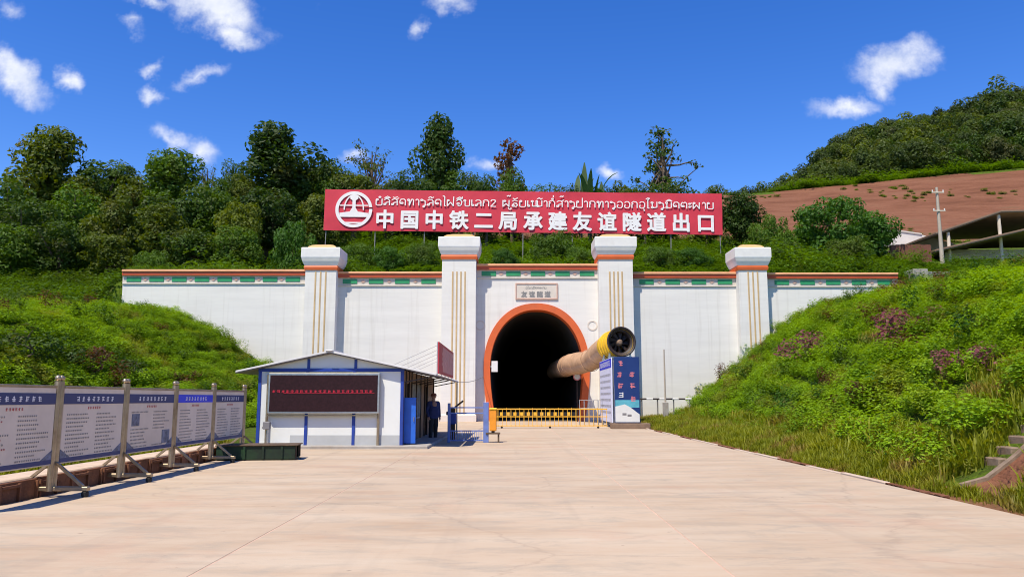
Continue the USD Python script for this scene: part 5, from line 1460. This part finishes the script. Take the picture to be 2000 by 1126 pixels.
scatter('mountain_shrubs', low_protos + cov_protos[:3], np.column_stack([x, y, terrain(x, y) - .1]), np.column_stack([s, s, s * .8]), rng, 'green belt of shrubs between the red earth slope and the forest', 'shrubs')

x = rng.uniform(5, 110, 900); y = rng.uniform(101, 150, 900)
ok = (x < .72 * y) & (meshkit.fbm(np.stack([x * .07, y * .1, x * 0], -1), 3, 61) > .53); x, y = x[ok], y[ok]; s = rng.uniform(.35, 1.0, len(x))
scatter('slope_weeds', low_protos[:2], np.column_stack([x, y, terrain(x, y) - .05]), np.column_stack([s, s, s * .8]), rng, 'sparse weeds scattered over the bare red earth slope', 'weeds')

# ------------------------------------------------------------------ things on the plateau at the right
HY = 72.0


def H(u, v, Y=HY):
    return P(u, v, Y)


shed = thing('open_shed', 'open sided shed with two brown lean-to roofs on pale posts at the right edge', 'shed')
for nm, (ua, va), (ub, vb), dep, yy_ in (('upper', (1828, 456), (1956, 413), 13.0, 72.0), ('lower', (1826, 490), (2005, 448), 9.0, 71.0)):
    a, b = H(ua, va, yy_), H(ub, vb, yy_)
    e = b + np.array([9.0, 0, 0.15])
    th = .14
    pg = Polygon([(a[0], a[2]), (b[0], b[2]), (e[0], e[2]), (e[0], e[2] + th), (b[0], b[2] + th), (a[0], a[2] + th)])
    rf = obj('roof', xz(pg, yy_, yy_ + dep), M['shed_roof'], shed)
    obj('soffit', xz(Polygon([(a[0] + .05, a[2] - .08), (b[0], b[2] - .08), (e[0], e[2] - .08), (e[0], e[2] - .01), (b[0], b[2] - .01), (a[0] + .05, a[2] - .01)]), yy_ + .05, yy_ + dep - .05), M['shed_under'], rf)
for u, v0 in ((1856, 452), (1955, 418)):
    p_ = H(u, v0); g_ = T(p_[0], HY + .4)
    obj('post', tube([(p_[0], HY + .4, g_ - .2), (p_[0], HY + .4, p_[2])], .16, 10), M['shed_post'], shed, smooth=40)
pa, pb = H(1845, 487, 76), H(2010, 487, 76)
obj('low_wall', bx(pa[0], pb[0], 76, 76.25, T(pa[0], 76) - 1.2, pa[2], .03), M['shed_wall'], shed)
pw = H(1722, 452, 82); pe = H(1880, 480, 82)
rw = thing('pale_retaining_wall', 'pale concrete retaining wall sloping down towards the shed below the red earth', 'retaining wall')
obj('wall', xz(Polygon([(pw[0], H(1722, 480, 82)[2]), (pe[0], H(1722, 500, 82)[2]), (pe[0], pe[2]), (H(1800, 462, 82)[0], H(1800, 458, 82)[2]), (pw[0], H(1722, 447, 82)[2])]), 82, 82.5), M['shed_wall'], rw)
obj('wall_cap', cat_([bar((pw[0], 82.25, H(1722, 447, 82)[2] + .06), (H(1800, 462, 82)[0], 82.25, H(1800, 458, 82)[2] + .06), .7, .12)]), M['shed_wall'], rw)
fa, fb_ = H(1740, 478, 70), H(1818, 478, 70)
bf = thing('brown_sheet_fence', 'brown corrugated sheet fence left of the utility pole', 'fence')
ns = 8
for k in range(ns):
    x0 = fa[0] + (fb_[0] - fa[0]) * k / ns; x1 = fa[0] + (fb_[0] - fa[0]) * (k + 1) / ns
    obj('sheet', bx(x0 + .005, x1 - .005, 70 + (k % 2) * .04, 70.05 + (k % 2) * .04, T(x0, 70) - .3, fa[2] + .04 * ((k * 7) % 3)), M['brown_fence'], bf)
for k in range(0, ns + 1, 2):
    x0 = fa[0] + (fb_[0] - fa[0]) * k / ns
    obj('post', bx(x0 - .06, x0 + .06, 70.1, 70.22, T(x0, 70) - .3, fa[2] - .05), M['wood'], bf)
up = H(1829, 366, 68)
ut = thing('utility_pole', 'pale concrete utility pole with small crossarms beside the shed', 'utility pole', (up[0], 68.0, T(up[0], 68) - .2))
hh = up[2] - T(up[0], 68) + .2
obj('shaft', tube([(0, 0, 0), (0, 0, hh)], [.19, .11], 12), M['pole'], ut, smooth=40)
for z in (hh - .5, hh - 2.2):
    obj('crossarm', bx(-.55, .55, -.20, -.12, z - .05, z + .05, .01), M['shed_post'], ut)
    for x in (-.48, .48):
        obj('insulator', tube([(x, -.16, z + .05), (x, -.16, z + .22)], .05), M['white'], ut)
cb = H(1800, 540, 60)
cbx = thing('concrete_box', 'small grey concrete chamber with dark lid at the right end of the portal wall', 'chamber', (wx(1792, 540, 57), 57.0, 0))
zb = T(wx(1792, 540, 57), 57) - .3
obj('chamber', bx(-.55, .55, -.5, .8, zb, P(1792, 527, 57)[2], .03), M['grey_conc'], cbx)
obj('side_slab', bx(.56, 2.3, -.3, .9, zb, P(1792, 531, 57)[2], .03), M['print_grey'], cbx)
